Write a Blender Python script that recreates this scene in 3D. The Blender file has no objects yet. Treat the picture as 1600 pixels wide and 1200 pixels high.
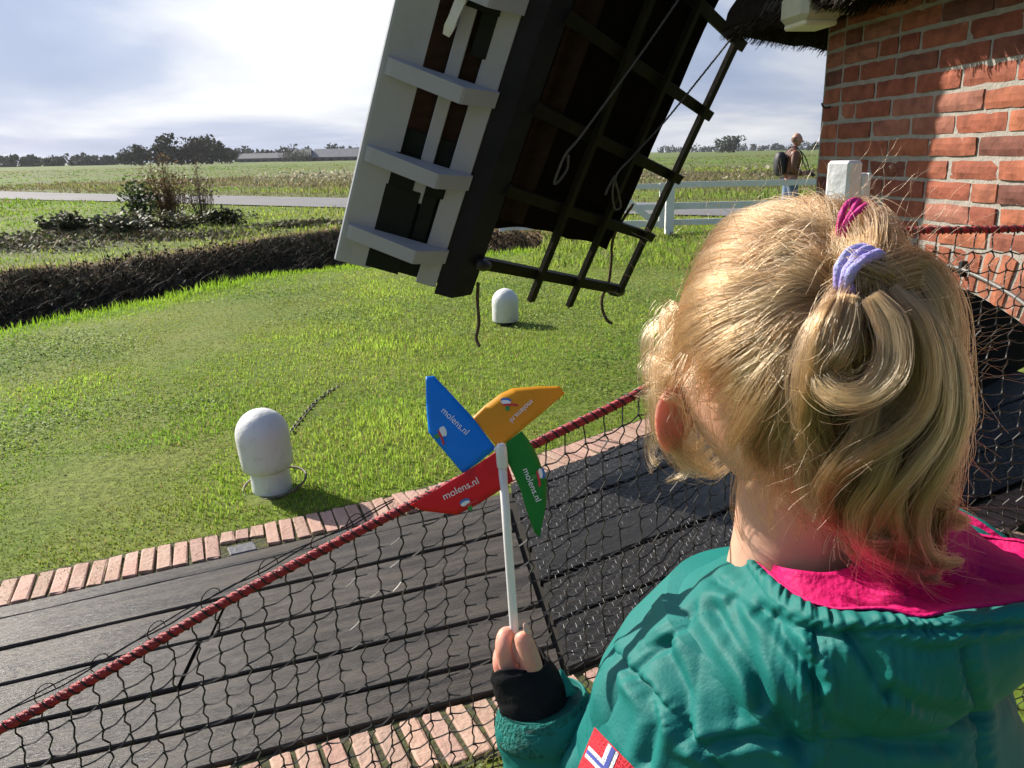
import bpy, bmesh, math, random
import numpy as np
from mathutils import Vector, Matrix, Quaternion, noise as mnoise
R = math.radians
SC = bpy.context.scene
COL = SC.collection
rng = np.random.default_rng(7)
random.seed(7)

# ------------------------------------------------------------------ camera
CAM_H, PITCH, ROLL, FPX = 1.52, R(15.9), R(1.15), 1256.0
c_f = np.array([0, math.cos(PITCH), -math.sin(PITCH)])
_r0 = np.array([1.0, 0, 0]); _u0 = np.array([0, math.sin(PITCH), math.cos(PITCH)])
c_u = math.cos(ROLL)*_u0 + math.sin(ROLL)*_r0
c_r = math.cos(ROLL)*_r0 - math.sin(ROLL)*_u0
c_o = np.array([0, 0, CAM_H])
cam_d = bpy.data.cameras.new('camera'); cam = bpy.data.objects.new('camera', cam_d); COL.objects.link(cam)
cam.matrix_world = Matrix(((c_r[0], c_u[0], -c_f[0], 0), (c_r[1], c_u[1], -c_f[1], 0), (c_r[2], c_u[2], -c_f[2], CAM_H), (0, 0, 0, 1)))
cam_d.sensor_width = 36.0; cam_d.lens = 36.0*FPX/1600.0; cam_d.clip_start = 0.02; cam_d.clip_end = 9000
SC.camera = cam
# a plain surveyor's tool: where does the ray through a point of the photograph meet a given distance / level
def ray(px, py):
    return c_f + c_r*((px-800)/FPX) + c_u*((600-py)/FPX)
def at(px, py, Y):
    d = ray(px, py); return c_o + d*(Y/d[1])
def G(px, py, z=0.0):
    d = ray(px, py); return c_o + d*((z-CAM_H)/d[2])

# ------------------------------------------------------------------ sky, sun, exposure
SUN_AZ, SUN_EL = R(-53.4), R(31.0)         # azimuth from +Y, negative = left
sun_dir = Vector((math.sin(SUN_AZ)*math.cos(SUN_EL), math.cos(SUN_AZ)*math.cos(SUN_EL), math.sin(SUN_EL)))
w = bpy.data.worlds.new('World'); SC.world = w; w.use_nodes = True
nt = w.node_tree; nt.nodes.clear()
def N(nt, typ, **kw):
    n = nt.nodes.new(typ)
    for k, v in kw.items():
        setattr(n, k, v)
    return n
def L(nt, a, b): nt.links.new(a, b)
out = N(nt, 'ShaderNodeOutputWorld'); bg = N(nt, 'ShaderNodeBackground'); bg.inputs['Strength'].default_value = 0.1
L(nt, bg.outputs[0], out.inputs[0])
sky = N(nt, 'ShaderNodeTexSky', sky_type='NISHITA', sun_disc=False)
sky.sun_elevation = SUN_EL; sky.sun_rotation = SUN_AZ; sky.dust_density = 1.5; sky.air_density = 1.0
tc = N(nt, 'ShaderNodeTexCoord'); sep = N(nt, 'ShaderNodeSeparateXYZ'); L(nt, tc.outputs['Generated'], sep.inputs[0])
def M_(nt, op, a, b=None, c=None):
    n = N(nt, 'ShaderNodeMath', operation=op)
    for i, v in enumerate((a, b, c)):
        if v is None: continue
        if isinstance(v, (int, float)): n.inputs[i].default_value = v
        else: L(nt, v, n.inputs[i])
    return n.outputs[0]
zz = M_(nt, 'ADD', M_(nt, 'MAXIMUM', sep.outputs[2], 0.0), 0.16)
cmb = N(nt, 'ShaderNodeCombineXYZ')
L(nt, M_(nt, 'DIVIDE', sep.outputs[0], zz), cmb.inputs[0]); L(nt, M_(nt, 'DIVIDE', sep.outputs[1], zz), cmb.inputs[1]); cmb.inputs[2].default_value = 3.7
nz = N(nt, 'ShaderNodeTexNoise'); nz.inputs['Scale'].default_value = 0.62; nz.inputs['Detail'].default_value = 7; nz.inputs['Roughness'].default_value = 0.52
nz.inputs['Distortion'].default_value = 0.35
mp = N(nt, 'ShaderNodeMapping'); mp.inputs['Location'].default_value = (0.4, 1.3, 0); L(nt, cmb.outputs[0], mp.inputs[0]); L(nt, mp.outputs[0], nz.inputs['Vector'])
# thin bright cloud the sun shines through (as in view), and the grey cloud bank
def lobe(az, el, k):
    d = (math.sin(az)*math.cos(el), math.cos(az)*math.cos(el), math.sin(el))
    vm = N(nt, 'ShaderNodeVectorMath', operation='DOT_PRODUCT'); L(nt, tc.outputs['Generated'], vm.inputs[0]); vm.inputs[1].default_value = d
    return M_(nt, 'POWER', M_(nt, 'MAXIMUM', vm.outputs['Value'], 0.0), k)
glow = lobe(R(-12), R(14), 75)
dens = M_(nt, 'SUBTRACT', M_(nt, 'ADD', nz.outputs[0], M_(nt, 'MULTIPLY', glow, 0.60)), M_(nt, 'MULTIPLY', lobe(R(-33), R(13), 38), 0.17))
ramp = N(nt, 'ShaderNodeValToRGB'); L(nt, dens, ramp.inputs[0])
e = ramp.color_ramp.elements
e[0].position = 0.38; e[0].color = (2.3, 2.8, 4.1, 1)
e[1].position = 0.86; e[1].color = (7.6, 7.6, 7.5, 1)
m = ramp.color_ramp.elements.new(0.52); m.color = (3.1, 3.55, 4.7, 1)
m = ramp.color_ramp.elements.new(0.64); m.color = (4.9, 5.1, 5.6, 1)
nz2 = N(nt, 'ShaderNodeTexNoise'); nz2.inputs['Scale'].default_value = 0.35; nz2.inputs['Detail'].default_value = 4; L(nt, mp.outputs[0], nz2.inputs['Vector'])
cov = N(nt, 'ShaderNodeMapRange'); cov.inputs['From Min'].default_value = 0.50; cov.inputs['From Max'].default_value = 0.72; L(nt, nz2.outputs[0], cov.inputs[0])
# nearer the horizon the layer closes up
hz = N(nt, 'ShaderNodeMapRange'); hz.inputs['From Min'].default_value = 0.50; hz.inputs['From Max'].default_value = 0.27; L(nt, sep.outputs[2], hz.inputs[0])
covm = M_(nt, 'MAXIMUM', cov.outputs[0], M_(nt, 'MULTIPLY', hz.outputs[0], 0.93))
mix = N(nt, 'ShaderNodeMix', data_type='RGBA'); L(nt, covm, mix.inputs['Factor']); L(nt, sky.outputs[0], mix.inputs['A']); 
# clouds are brighter on the sun's side of the sky, greyer opposite (forward scattering)
vmd = N(nt, 'ShaderNodeVectorMath', operation='DOT_PRODUCT'); L(nt, tc.outputs['Generated'], vmd.inputs[0]); vmd.inputs[1].default_value = (math.sin(SUN_AZ), math.cos(SUN_AZ), 0)
cmul = N(nt, 'ShaderNodeVectorMath', operation='SCALE'); L(nt, ramp.outputs[0], cmul.inputs[0]); L(nt, M_(nt, 'ADD', M_(nt, 'MULTIPLY', vmd.outputs['Value'], 0.40), 0.72), cmul.inputs['Scale']); L(nt, cmul.outputs[0], mix.inputs['B'])
L(nt, mix.outputs['Result'], bg.inputs['Color'])

sl = bpy.data.lights.new('sun', 'SUN'); sl.energy = 5.0; sl.angle = R(0.53); sl.color = (1.0, 0.93, 0.82)
so = bpy.data.objects.new('sun', sl); COL.objects.link(so); so.rotation_euler = sun_dir.to_track_quat('Z', 'Y').to_euler(); so.location = (-8, 5, 8)
vs = SC.view_settings; vs.view_transform = 'Standard'; vs.look = 'None'; vs.exposure = 0.75; vs.gamma = 1.0; vs.use_curve_mapping = False
SC.render.engine = 'CYCLES'
cy = SC.cycles; cy.use_denoising = True; cy.max_bounces = 8; cy.diffuse_bounces = 3; cy.glossy_bounces = 3; cy.transmission_bounces = 4; cy.transparent_max_bounces = 8
cy.sample_clamp_indirect = 6.0

# ------------------------------------------------------------------ small library
def link(name, me, parent=None, mats=()):
    o = bpy.data.objects.new(name, me); COL.objects.link(o)
    for mm in (mats if isinstance(mats, (list, tuple)) else [mats]):
        if me is not None and mm is not None and len(me.materials) < 8: me.materials.append(mm)
    if parent is not None: o.parent = parent
    return o
def tag(o, label=None, cat=None, group=None, kind=None):
    for k, v in (('label', label), ('category', cat), ('group', group), ('kind', kind)):
        if v: o[k] = v
    return o
def empty(name, loc=(0, 0, 0)):
    o = bpy.data.objects.new(name, None); COL.objects.link(o); o.location = loc; o.empty_display_size = 0.1
    return o
class MB:
    """collects pieces of one mesh; world coordinates, origin subtracted when built"""
    def __init__(s): s.v = []; s.f = []; s.mi = []; s.n = 0
    def add(s, v, f, mi=0):
        v = np.asarray(v, float).reshape(-1, 3); s.v.append(v)
        for q in f: s.f.append(tuple(int(i)+s.n for i in q)); s.mi.append(mi)
        s.n += len(v); return s
    def box(s, c, ax, h, mi=0, bev=0.0):
        c = np.asarray(c, float); ax = [np.asarray(a, float) for a in ax]
        if bev <= 0:
            v = [c + ax[0]*h[0]*i + ax[1]*h[1]*j + ax[2]*h[2]*k for i in (-1, 1) for j in (-1, 1) for k in (-1, 1)]
            f = [(0, 1, 3, 2), (4, 6, 7, 5), (0, 4, 5, 1), (2, 3, 7, 6), (0, 2, 6, 4), (1, 5, 7, 3)]
            return s.add(v, f, mi)
        bm = bmesh.new(); bmesh.ops.create_cube(bm, size=2)
        for q in bm.verts: q.co = Vector((q.co.x*h[0], q.co.y*h[1], q.co.z*h[2]))
        bmesh.ops.bevel(bm, geom=list(bm.edges), offset=bev, segments=1, affect='EDGES')
        bm.verts.index_update()
        v = [c + ax[0]*q.co.x + ax[1]*q.co.y + ax[2]*q.co.z for q in bm.verts]
        f = [[q.index for q in p.verts] for p in bm.faces]; bm.free()
        return s.add(v, f, mi)
    def tube(s, pts, rad, n=6, mi=0, cap=True, flat=1.0, closed=False):
        pts = np.asarray(pts, float); m = len(pts)
        rad = np.full(m, rad) if np.isscalar(rad) else np.asarray(rad, float)
        T = np.gradient(pts, axis=0)
        if closed: T[0] = pts[1]-pts[-1]; T[-1] = pts[0]-pts[-2]
        T /= np.linalg.norm(T, axis=1)[:, None]+1e-12
        a = np.array([0, 0, 1.0]) if abs(T[0][2]) < 0.9 else np.array([1.0, 0, 0])
        u = np.cross(T[0], a); u /= np.linalg.norm(u); V = []
        for i in range(m):
            u = u - T[i]*np.dot(u, T[i]); u /= np.linalg.norm(u)+1e-12; wv = np.cross(T[i], u)
            for k in range(n):
                an = 2*math.pi*k/n; V.append(pts[i] + rad[i]*(math.cos(an)*u + flat*math.sin(an)*wv))
        F = []
        for i in range(m if closed else m-1):
            j = (i+1) % m
            for k in range(n):
                F.append((i*n+k, i*n+(k+1) % n, j*n+(k+1) % n, j*n+k))
        if cap and not closed:
            F.append(tuple(range(n-1, -1, -1))); F.append(tuple((m-1)*n+k for k in range(n)))
        return s.add(V, F, mi)
    def lathe(s, prof, c=(0, 0, 0), n=28, mi=0, tilt=None):
        V = []; c = np.asarray(c, float)
        for r, z in prof:
            for k in range(n):
                p = np.array([r*math.cos(2*math.pi*k/n), r*math.sin(2*math.pi*k/n), z])
                if tilt is not None: p = np.array(tilt @ Vector(p))
                V.append(c+p)
        F = [(i*n+k, i*n+(k+1) % n, (i+1)*n+(k+1) % n, (i+1)*n+k) for i in range(len(prof)-1) for k in range(n)]
        F.append(tuple(range(n-1, -1, -1))); F.append(tuple((len(prof)-1)*n+k for k in range(n)))
        return s.add(V, F, mi)
    def build(s, name, mats, parent=None, smooth=False, origin=None, autosmooth=None):
        V = np.concatenate(s.v) if s.v else np.zeros((0, 3))
        base = np.zeros(3)
        if parent is not None:
            b = parent; base = np.zeros(3)
            while b is not None: base = base + np.array(b.location); b = b.parent
        if origin is None: origin = np.array([V[:, 0].mean(), V[:, 1].mean(), V[:, 2].min()]) if len(V) else np.zeros(3)
        origin = np.asarray(origin, float)
        me = bpy.data.meshes.new(name); me.from_pydata((V-origin).tolist(), [], s.f)
        me.polygons.foreach_set('material_index', s.mi)
        if smooth: me.polygons.foreach_set('use_smooth', [True]*len(me.polygons))
        me.update()
        o = link(name, me, parent, mats); o.location = origin-base
        if autosmooth is not None:
            md = o.modifiers.new('edges', 'EDGE_SPLIT'); md.split_angle = R(autosmooth)
        return o
def grid_faces(nu, nv, cu=False, cv=False):
    F = []
    for i in range(nu if cu else nu-1):
        for j in range(nv if cv else nv-1):
            F.append((i*nv+j, ((i+1) % nu)*nv+j, ((i+1) % nu)*nv+(j+1) % nv, i*nv+(j+1) % nv))
    return F
def fast_mesh(name, V, tris=None, quads=None, smooth=False):
    """big numpy meshes"""
    V = np.asarray(V, np.float32).reshape(-1, 3); me = bpy.data.meshes.new(name)
    me.vertices.add(len(V)); me.vertices.foreach_set('co', V.ravel())
    P = np.asarray(tris if tris is not None else quads, np.int32); k = P.shape[1]
    me.loops.add(P.size); me.loops.foreach_set('vertex_index', P.ravel())
    me.polygons.add(len(P)); me.polygons.foreach_set('loop_start', np.arange(len(P), dtype=np.int32)*k)
    try: me.polygons.foreach_set('loop_total', np.full(len(P), k, np.int32))
    except Exception: pass
    if smooth: me.polygons.foreach_set('use_smooth', np.ones(len(P), bool))
    me.update(calc_edges=True); me.validate(); return me
def spline(pts, n):
    """Catmull-Rom through points"""
    P = np.asarray(pts, float); m = len(P); Q = np.vstack([2*P[0]-P[1], P, 2*P[-1]-P[-2]]); T = np.linspace(0, m-1, n); o = []
    for t in T:
        i = min(int(t), m-2); f = t-i; a, b, c, d = Q[i:i+4]
        o.append(0.5*((2*b)+(-a+c)*f+(2*a-5*b+4*c-d)*f*f+(-a+3*b-3*c+d)*f**3))
    return np.array(o)
def nrm(v): v = np.asarray(v, float); return v/np.linalg.norm(v)
def n3(p, s=1.0): return mnoise.noise(Vector((p[0]*s, p[1]*s, p[2]*s)))

# ------------------------------------------------------------------ materials
def material(name, col, rough=0.6, col2=None, scale=8.0, bump=0.0, bscale=None, detail=5, spec=0.5, objrand=0.0, metal=0.0, trans=0.0, sss=0.0, sssr=(1, .3, .15), thresh=(0.35, 0.65), stretch=None, coat=0.0, hueobj=0.0, rough2=None, sheen=0.0):
    m = bpy.data.materials.new(name); m.use_nodes = True; t = m.node_tree; b = t.nodes['Principled BSDF']; o = t.nodes['Material Output']
    b.inputs['Roughness'].default_value = rough; b.inputs['Metallic'].default_value = metal; b.inputs['Specular IOR Level'].default_value = spec
    tcn = N(t, 'ShaderNodeTexCoord'); vec = tcn.outputs['Object']
    if stretch is not None:
        mpn = N(t, 'ShaderNodeMapping'); mpn.inputs['Scale'].default_value = stretch; L(t, vec, mpn.inputs[0]); vec = mpn.outputs[0]
    if objrand > 0:
        oi = N(t, 'ShaderNodeObjectInfo'); ad = N(t, 'ShaderNodeVectorMath', operation='ADD'); L(t, vec, ad.inputs[0])
        sc_ = N(t, 'ShaderNodeVectorMath', operation='SCALE'); sc_.inputs['Scale'].default_value = 37.0; cx = N(t, 'ShaderNodeCombineXYZ')
        L(t, oi.outputs['Random'], cx.inputs[0]); L(t, oi.outputs['Random'], cx.inputs[1]); L(t, cx.outputs[0], sc_.inputs[0]); L(t, sc_.outputs[0], ad.inputs[1]); vec = ad.outputs[0]
    colout = None
    if col2 is not None:
        nz = N(t, 'ShaderNodeTexNoise'); nz.inputs['Scale'].default_value = scale; nz.inputs['Detail'].default_value = detail; nz.inputs['Roughness'].default_value = 0.6; L(t, vec, nz.inputs['Vector'])
        mr = N(t, 'ShaderNodeMapRange'); mr.inputs['From Min'].default_value = thresh[0]; mr.inputs['From Max'].default_value = thresh[1]; L(t, nz.outputs[0], mr.inputs[0])
        mx = N(t, 'ShaderNodeMix', data_type='RGBA'); mx.inputs['A'].default_value = (*col, 1); mx.inputs['B'].default_value = (*col2, 1); L(t, mr.outputs[0], mx.inputs['Factor']); colout = mx.outputs['Result']
        if rough2 is not None:
            rr = N(t, 'ShaderNodeMapRange'); rr.inputs['To Min'].default_value = rough; rr.inputs['To Max'].default_value = rough2; L(t, mr.outputs[0], rr.inputs[0]); L(t, rr.outputs[0], b.inputs['Roughness'])
    if objrand > 0:
        hs = N(t, 'ShaderNodeHueSaturation')
        if colout is not None: L(t, colout, hs.inputs['Color'])
        else: hs.inputs['Color'].default_value = (*col, 1)
        vr = N(t, 'ShaderNodeMapRange'); vr.inputs['To Min'].default_value = 1-objrand; vr.inputs['To Max'].default_value = 1+objrand; L(t, oi.outputs['Random'], vr.inputs[0]); L(t, vr.outputs[0], hs.inputs['Value'])
        if hueobj > 0:
            r2 = N(t, 'ShaderNodeMath', operation='FRACT'); r2m = N(t, 'ShaderNodeMath', operation='MULTIPLY'); r2m.inputs[1].default_value = 17.31; L(t, oi.outputs['Random'], r2m.inputs[0]); L(t, r2m.outputs[0], r2.inputs[0])
            hr = N(t, 'ShaderNodeMapRange'); hr.inputs['To Min'].default_value = 0.5-hueobj; hr.inputs['To Max'].default_value = 0.5+hueobj; L(t, r2.outputs[0], hr.inputs[0]); L(t, hr.outputs[0], hs.inputs['Hue'])
        colout = hs.outputs[0]
    if colout is not None: L(t, colout, b.inputs['Base Color'])
    else: b.inputs['Base Color'].default_value = (*col, 1)
    if bump > 0:
        nb = N(t, 'ShaderNodeTexNoise'); nb.inputs['Scale'].default_value = bscale or scale*3; nb.inputs['Detail'].default_value = 6; L(t, vec, nb.inputs['Vector'])
        bp = N(t, 'ShaderNodeBump'); bp.inputs['Strength'].default_value = bump; bp.inputs['Distance'].default_value = 0.01; L(t, nb.outputs[0], bp.inputs['Height']); L(t, bp.outputs[0], b.inputs['Normal'])
    if coat > 0: b.inputs['Coat Weight'].default_value = coat; b.inputs['Coat Roughness'].default_value = 0.2
    if sheen > 0: b.inputs['Sheen Weight'].default_value = sheen
    if sss > 0:
        b.inputs['Subsurface Weight'].default_value = sss; b.inputs['Subsurface Radius'].default_value = sssr; b.inputs['Subsurface Scale'].default_value = 0.008
    if trans > 0:
        tr = N(t, 'ShaderNodeBsdfTranslucent'); ms = N(t, 'ShaderNodeMixShader'); ms.inputs[0].default_value = trans
        if colout is not None: L(t, colout, tr.inputs[0])
        else: tr.inputs[0].default_value = (*col, 1)
        L(t, b.outputs[0], ms.inputs[1]); L(t, tr.outputs[0], ms.inputs[2]); L(t, ms.outputs[0], o.inputs[0])
    return m
def attr_material(name, rough=0.7, trans=0.0, attr='tint', spec=0.3):
    """colour of each leaf or blade comes from its own stored colour"""
    m = bpy.data.materials.new(name); m.use_nodes = True; t = m.node_tree; b = t.nodes['Principled BSDF']; o = t.nodes['Material Output']
    a = N(t, 'ShaderNodeAttribute', attribute_name=attr); L(t, a.outputs['Color'], b.inputs['Base Color']); b.inputs['Roughness'].default_value = rough; b.inputs['Specular IOR Level'].default_value = spec
    if trans > 0:
        tr = N(t, 'ShaderNodeBsdfTranslucent'); L(t, a.outputs['Color'], tr.inputs[0]); ms = N(t, 'ShaderNodeMixShader'); ms.inputs[0].default_value = trans
        L(t, b.outputs[0], ms.inputs[1]); L(t, tr.outputs[0], ms.inputs[2]); L(t, ms.outputs[0], o.inputs[0])
    return m
def set_tint(me, cols, name='tint'):
    a = me.attributes.new(name, 'FLOAT_COLOR', 'POINT'); c = np.ones((len(me.vertices), 4), np.float32); c[:, :3] = cols; a.data.foreach_set('color', c.ravel())
# ================================================================== LAND
DN = np.array([(-14, -2), (-8.2, 3.6), (-4.93, 7.6), (-4.57, 8.38), (-4.15, 9.5), (-3.39, 10.74), (-2.37, 11.67), (-0.9, 12.5), (0.6, 13.6)])
DF = np.array([(-19, 2), (-12.0, 8.2), (-7.33, 11.58), (-6.45, 12.5), (-5.6, 14.2), (-4.72, 16.2), (-3.5, 17.4), (-1.6, 17.6), (0.6, 16.4)])
DPOLY = np.vstack([DN, DF[::-1]])
def seg_dist(P, A, B):
    d = B-A; t = np.clip(((P-A)@d)/(d@d), 0, 1); return np.linalg.norm(P-(A+t[:, None]*d), axis=1)
def poly_in(P, Q):
    ins = np.zeros(len(P), bool); x, y = P[:, 0], P[:, 1]; j = len(Q)-1
    for i in range(len(Q)):
        c = ((Q[i, 1] > y) != (Q[j, 1] > y)) & (x < (Q[j, 0]-Q[i, 0])*(y-Q[i, 1])/(Q[j, 1]-Q[i, 1]+1e-12)+Q[i, 0]); ins ^= c; j = i
    return ins
def line_dist(P, Q):
    return np.min([seg_dist(P, Q[i], Q[i+1]) for i in range(len(Q)-1)], axis=0)
_ph = rng.random((24, 3))*6.28; _fr = np.exp(rng.uniform(np.log(.25), np.log(5.0), 24)); _an = rng.random(24)*6.28
WK = 0.5/math.sqrt(sum(.5/f_**1.4 for f_ in _fr))
def wob(P, lo=0, hi=24):
    o = np.zeros(len(P))
    for i in range(lo, hi):
        o += np.sin(P[:, 0]*_fr[i]*math.cos(_an[i])+P[:, 1]*_fr[i]*math.sin(_an[i])+_ph[i, 0])/(_fr[i]**0.7)
    return o*WK
def ditch(P):
    """>0 inside the ditch, distance to near and far edges"""
    w2 = P + 0.10*np.stack([wob(P*3.1), wob(P[:, ::-1]*2.7)], 1)
    ins = poly_in(w2, DPOLY); return ins, line_dist(w2, DN), line_dist(w2, DF)
ROADC = np.array([(-160, 128), (-75, 82), (-27.1, 44.2), (-14.4, 35.5), (-5.83, 29.5), (5.4, 22.4), (14, 17.2), (30, 8), (60, -10), (120, -46)])
def road_off(P): return line_dist(P, ROADC)
def land_h(P):
    ins, dn, df = ditch(P); r = np.linalg.norm(P, axis=1)
    h = 0.030*wob(P*1.7)*np.clip((r-2.6)/3, 0, 1)
    beyond = np.clip((df < dn)*1.0, 0, 1)
    rough = beyond*(~ins)*np.clip((r-7)/4, 0, 1)*np.clip(1-(road_off(P) < 5.5)*1.0, 0, 1)
    h = h + rough*(0.05*wob(P*2.3)+0.03)
    dep = -0.95*np.minimum(np.clip(df/1.7, 0, 1)**0.9, np.clip(dn/0.55, 0, 1))
    h = np.where(ins, dep+0.05*wob(P*4.0), h)
    h = np.where(road_off(P) < 3.6, h*0.1-0.02, h)
    return h
ang = np.concatenate([np.linspace(-50, 50, 300), np.linspace(50, 310, 62)[1:-1]]); rad = np.concatenate([[0.02], np.exp(np.linspace(np.log(0.5), np.log(6), 60)), np.exp(np.linspace(np.log(6.1), np.log(40), 230)), np.exp(np.linspace(np.log(41.5), np.log(7000), 70))])
A, RR = np.meshgrid(np.radians(ang), rad, indexing='ij'); PX = np.stack([RR*np.sin(A), RR*np.cos(A)], -1).reshape(-1, 2)
H = land_h(PX); na, nr = len(ang), len(rad)
q = []
ii, jj = np.meshgrid(np.arange(na), np.arange(nr-1), indexing='ij'); i2 = (ii+1) % na
quads = np.stack([ii*nr+jj, ii*nr+jj+1, i2*nr+jj+1, i2*nr+jj], -1).reshape(-1, 4)
me = fast_mesh('ground', np.column_stack([PX, H]), quads=quads[:, ::-1] if False else quads, smooth=True)
ins, dn, df = ditch(PX); rr_ = np.linalg.norm(PX, axis=1)
beyond = (df < dn) & ~ins
zone = np.zeros((len(PX), 3), np.float32)                      # r: mud, g: dry straw, b: rough field
zone[:, 0] = np.where(ins, 1.0, 0)
strip = np.exp(-(df/0.45)**2)*(beyond | ins)
zone[:, 1] = np.clip(strip, 0, 1)
zone[:, 2] = np.clip((rr_-30)/12, 0, 1)
heap = np.exp(-(((PX[:, 0]+10.2)/3.6)**2+((PX[:, 1]-16.0)/2.2)**2)*1.3)+0.9*np.exp(-(((PX[:, 0]+6.2)/2.6)**2+((PX[:, 1]-18.2)/1.3)**2))
zone[:, 0] = np.maximum(zone[:, 0], np.clip(heap*1.1-0.25+0.35*wob(PX*3), 0, 0.85)*beyond)
set_tint(me, zone, 'zone')
gm = bpy.data.materials.new('ground_earth_and_turf'); gm.use_nodes = True; t = gm.node_tree; b = t.nodes['Principled BSDF']; b.inputs['Roughness'].default_value = 0.9; b.inputs['Specular IOR Level'].default_value = 0.2
za = N(t, 'ShaderNodeAttribute', attribute_name='zone'); zs = N(t, 'ShaderNodeSeparateXYZ'); L(t, za.outputs['Vector'], zs.inputs[0])
gtc = N(t, 'ShaderNodeTexCoord')
def nzc(scale, detail=6, st=None):
    n = N(t, 'ShaderNodeTexNoise'); n.inputs['Scale'].default_value = scale; n.inputs['Detail'].default_value = detail; n.inputs['Roughness'].default_value = 0.62
    if st:
        mp = N(t, 'ShaderNodeMapping'); mp.inputs['Scale'].default_value = st; mp.inputs['Rotation'].default_value = (0, 0, R(-58)); L(t, gtc.outputs['Object'], mp.inputs[0]); L(t, mp.outputs[0], n.inputs['Vector'])
    else: L(t, gtc.outputs['Object'], n.inputs['Vector'])
    return n.outputs[0]
def mixc(f, a, bb):
    x = N(t, 'ShaderNodeMix', data_type='RGBA'); L(t, f, x.inputs['Factor'])
    for k, v in (('A', a), ('B', bb)):
        if isinstance(v, tuple): x.inputs[k].default_value = (*v, 1)
        else: L(t, v, x.inputs[k])
    return x.outputs['Result']
def rng_(v, a, bb):
    x = N(t, 'ShaderNodeMapRange'); x.inputs['From Min'].default_value = a; x.inputs['From Max'].default_value = bb; L(t, v, x.inputs[0]); return x.outputs[0]
lawnc = mixc(rng_(nzc(0.9), .38, .62), (0.115, 0.180, 0.020), (0.180, 0.210, 0.040))
lawnc = mixc(rng_(nzc(26), .45, .75), lawnc, (0.050, 0.062, 0.014))
fieldc = mixc(rng_(nzc(0.35, 6, (0.05, 1.0, 1)), .40, .58), (0.105, 0.165, 0.028), (0.140, 0.115, 0.062))
fieldc = mixc(rng_(nzc(0.09, 5, (0.10, 1.0, 1)), .48, .58), fieldc, (0.120, 0.205, 0.028))
fieldc = mixc(rng_(nzc(3.0), .5, .8), fieldc, (0.06, 0.075, 0.022))
c = mixc(zs.outputs[2], lawnc, fieldc)
mud = mixc(rng_(nzc(7), .4, .7), (0.016, 0.013, 0.010), (0.045, 0.035, 0.024))
c = mixc(zs.outputs[0], c, mud)
straw = mixc(rng_(nzc(18), .35, .65), (0.10, 0.068, 0.036), (0.30, 0.21, 0.115))
c = mixc(M_(t, 'MULTIPLY', zs.outputs[1], rng_(nzc(5), .3, .5)), c, straw)
L(t, c, b.inputs['Base Color'])
gb = N(t, 'ShaderNodeBump'); gb.inputs['Strength'].default_value = 0.6; gb.inputs['Distance'].default_value = 0.03; L(t, nzc(14), gb.inputs['Height']); L(t, gb.outputs[0], b.inputs['Normal'])
ground = tag(link('ground', me, None, gm), kind='structure')

# ---- road
def strip_mesh(C, hw, z, n=260):
    S = spline(C, n); Tn = np.gradient(S, axis=0); Tn /= np.linalg.norm(Tn, axis=1)[:, None]; Nn = np.stack([-Tn[:, 1], Tn[:, 0]], 1)
    V = []
    for k in (-1, -0.5, 0, 0.5, 1): V.append(np.column_stack([S+Nn*hw*k, np.full(n, z+0.03*(1-k*k))]))
    V = np.stack(V, 1).reshape(-1, 3); return V, grid_faces(n, 5)
mb = MB(); V, F = strip_mesh(ROADC, 2.35, 0.012); mb.add(V, F)
asphalt = material('asphalt', (0.135, 0.132, 0.138), 0.8, (0.175, 0.170, 0.175), 0.8, 0.3, 60)
tag(mb.build('road', asphalt, smooth=True), kind='structure')

# ---- grass blades: geometry, one mass
def blades(P, z, h, wdt, col, lean=0.5, bias=(0, 0)):
    n = len(P); az = rng.random(n)*6.2832; ln = h*lean*rng.random(n)
    fx = np.cos(az); fy = np.sin(az); lx = np.cos(az+1.57+rng.normal(0, .5, n))*ln+bias[0]*h; ly = np.sin(az+1.57+rng.normal(0, .5, n))*ln+bias[1]*h
    B = np.column_stack([P, z]); wv = np.column_stack([fx, fy, np.zeros(n)])*wdt[:, None]*0.5
    mid = B+np.column_stack([lx*.35, ly*.35, h*.6]); tip = B+np.column_stack([lx, ly, h])
    V = np.stack([B-wv, B+wv, mid-wv*.8, mid+wv*.8, tip], 1).reshape(-1, 3)
    o = np.arange(n)[:, None]*5; T = np.concatenate([o+[0, 1, 3], o+[0, 3, 2], o+[2, 3, 4]])
    return V, T, np.repeat(col, 5, axis=0)
def leaves(P, z, s, col, up=0.6):
    """small broad leaves: four-cornered, folded"""
    n = len(P); az = rng.random(n)*6.2832; B = np.column_stack([P, z])
    d = np.column_stack([np.cos(az), np.sin(az), rng.uniform(0.05, up, n)]); d /= np.linalg.norm(d, axis=1)[:, None]
    sd = np.column_stack([-np.sin(az), np.cos(az), rng.normal(0, .35, n)]); sd /= np.linalg.norm(sd, axis=1)[:, None]
    V = np.stack([B, B+d*s[:, None]*.55+sd*s[:, None]*.38, B+d*s[:, None], B+d*s[:, None]*.55-sd*s[:, None]*.38], 1).reshape(-1, 3)
    o = np.arange(n)[:, None]*4; T = np.concatenate([o+[0, 1, 2], o+[0, 2, 3]]); return V, T, np.repeat(col, 4, axis=0)
def merge(parts):
    V = []; T = []; Cc = []; k = 0
    for v, t_, c_ in parts: V.append(v); T.append(t_+k); Cc.append(c_); k += len(v)
    return np.concatenate(V), np.concatenate(T), np.concatenate(Cc)
def stuff(name, parts, mat, label=None, cat=None, parent=None):
    V, T, Cc = merge(parts); me = fast_mesh(name, V, tris=T); set_tint(me, Cc); o = link(name, me, parent, mat); tag(o, label, cat, kind='stuff'); return o
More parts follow.
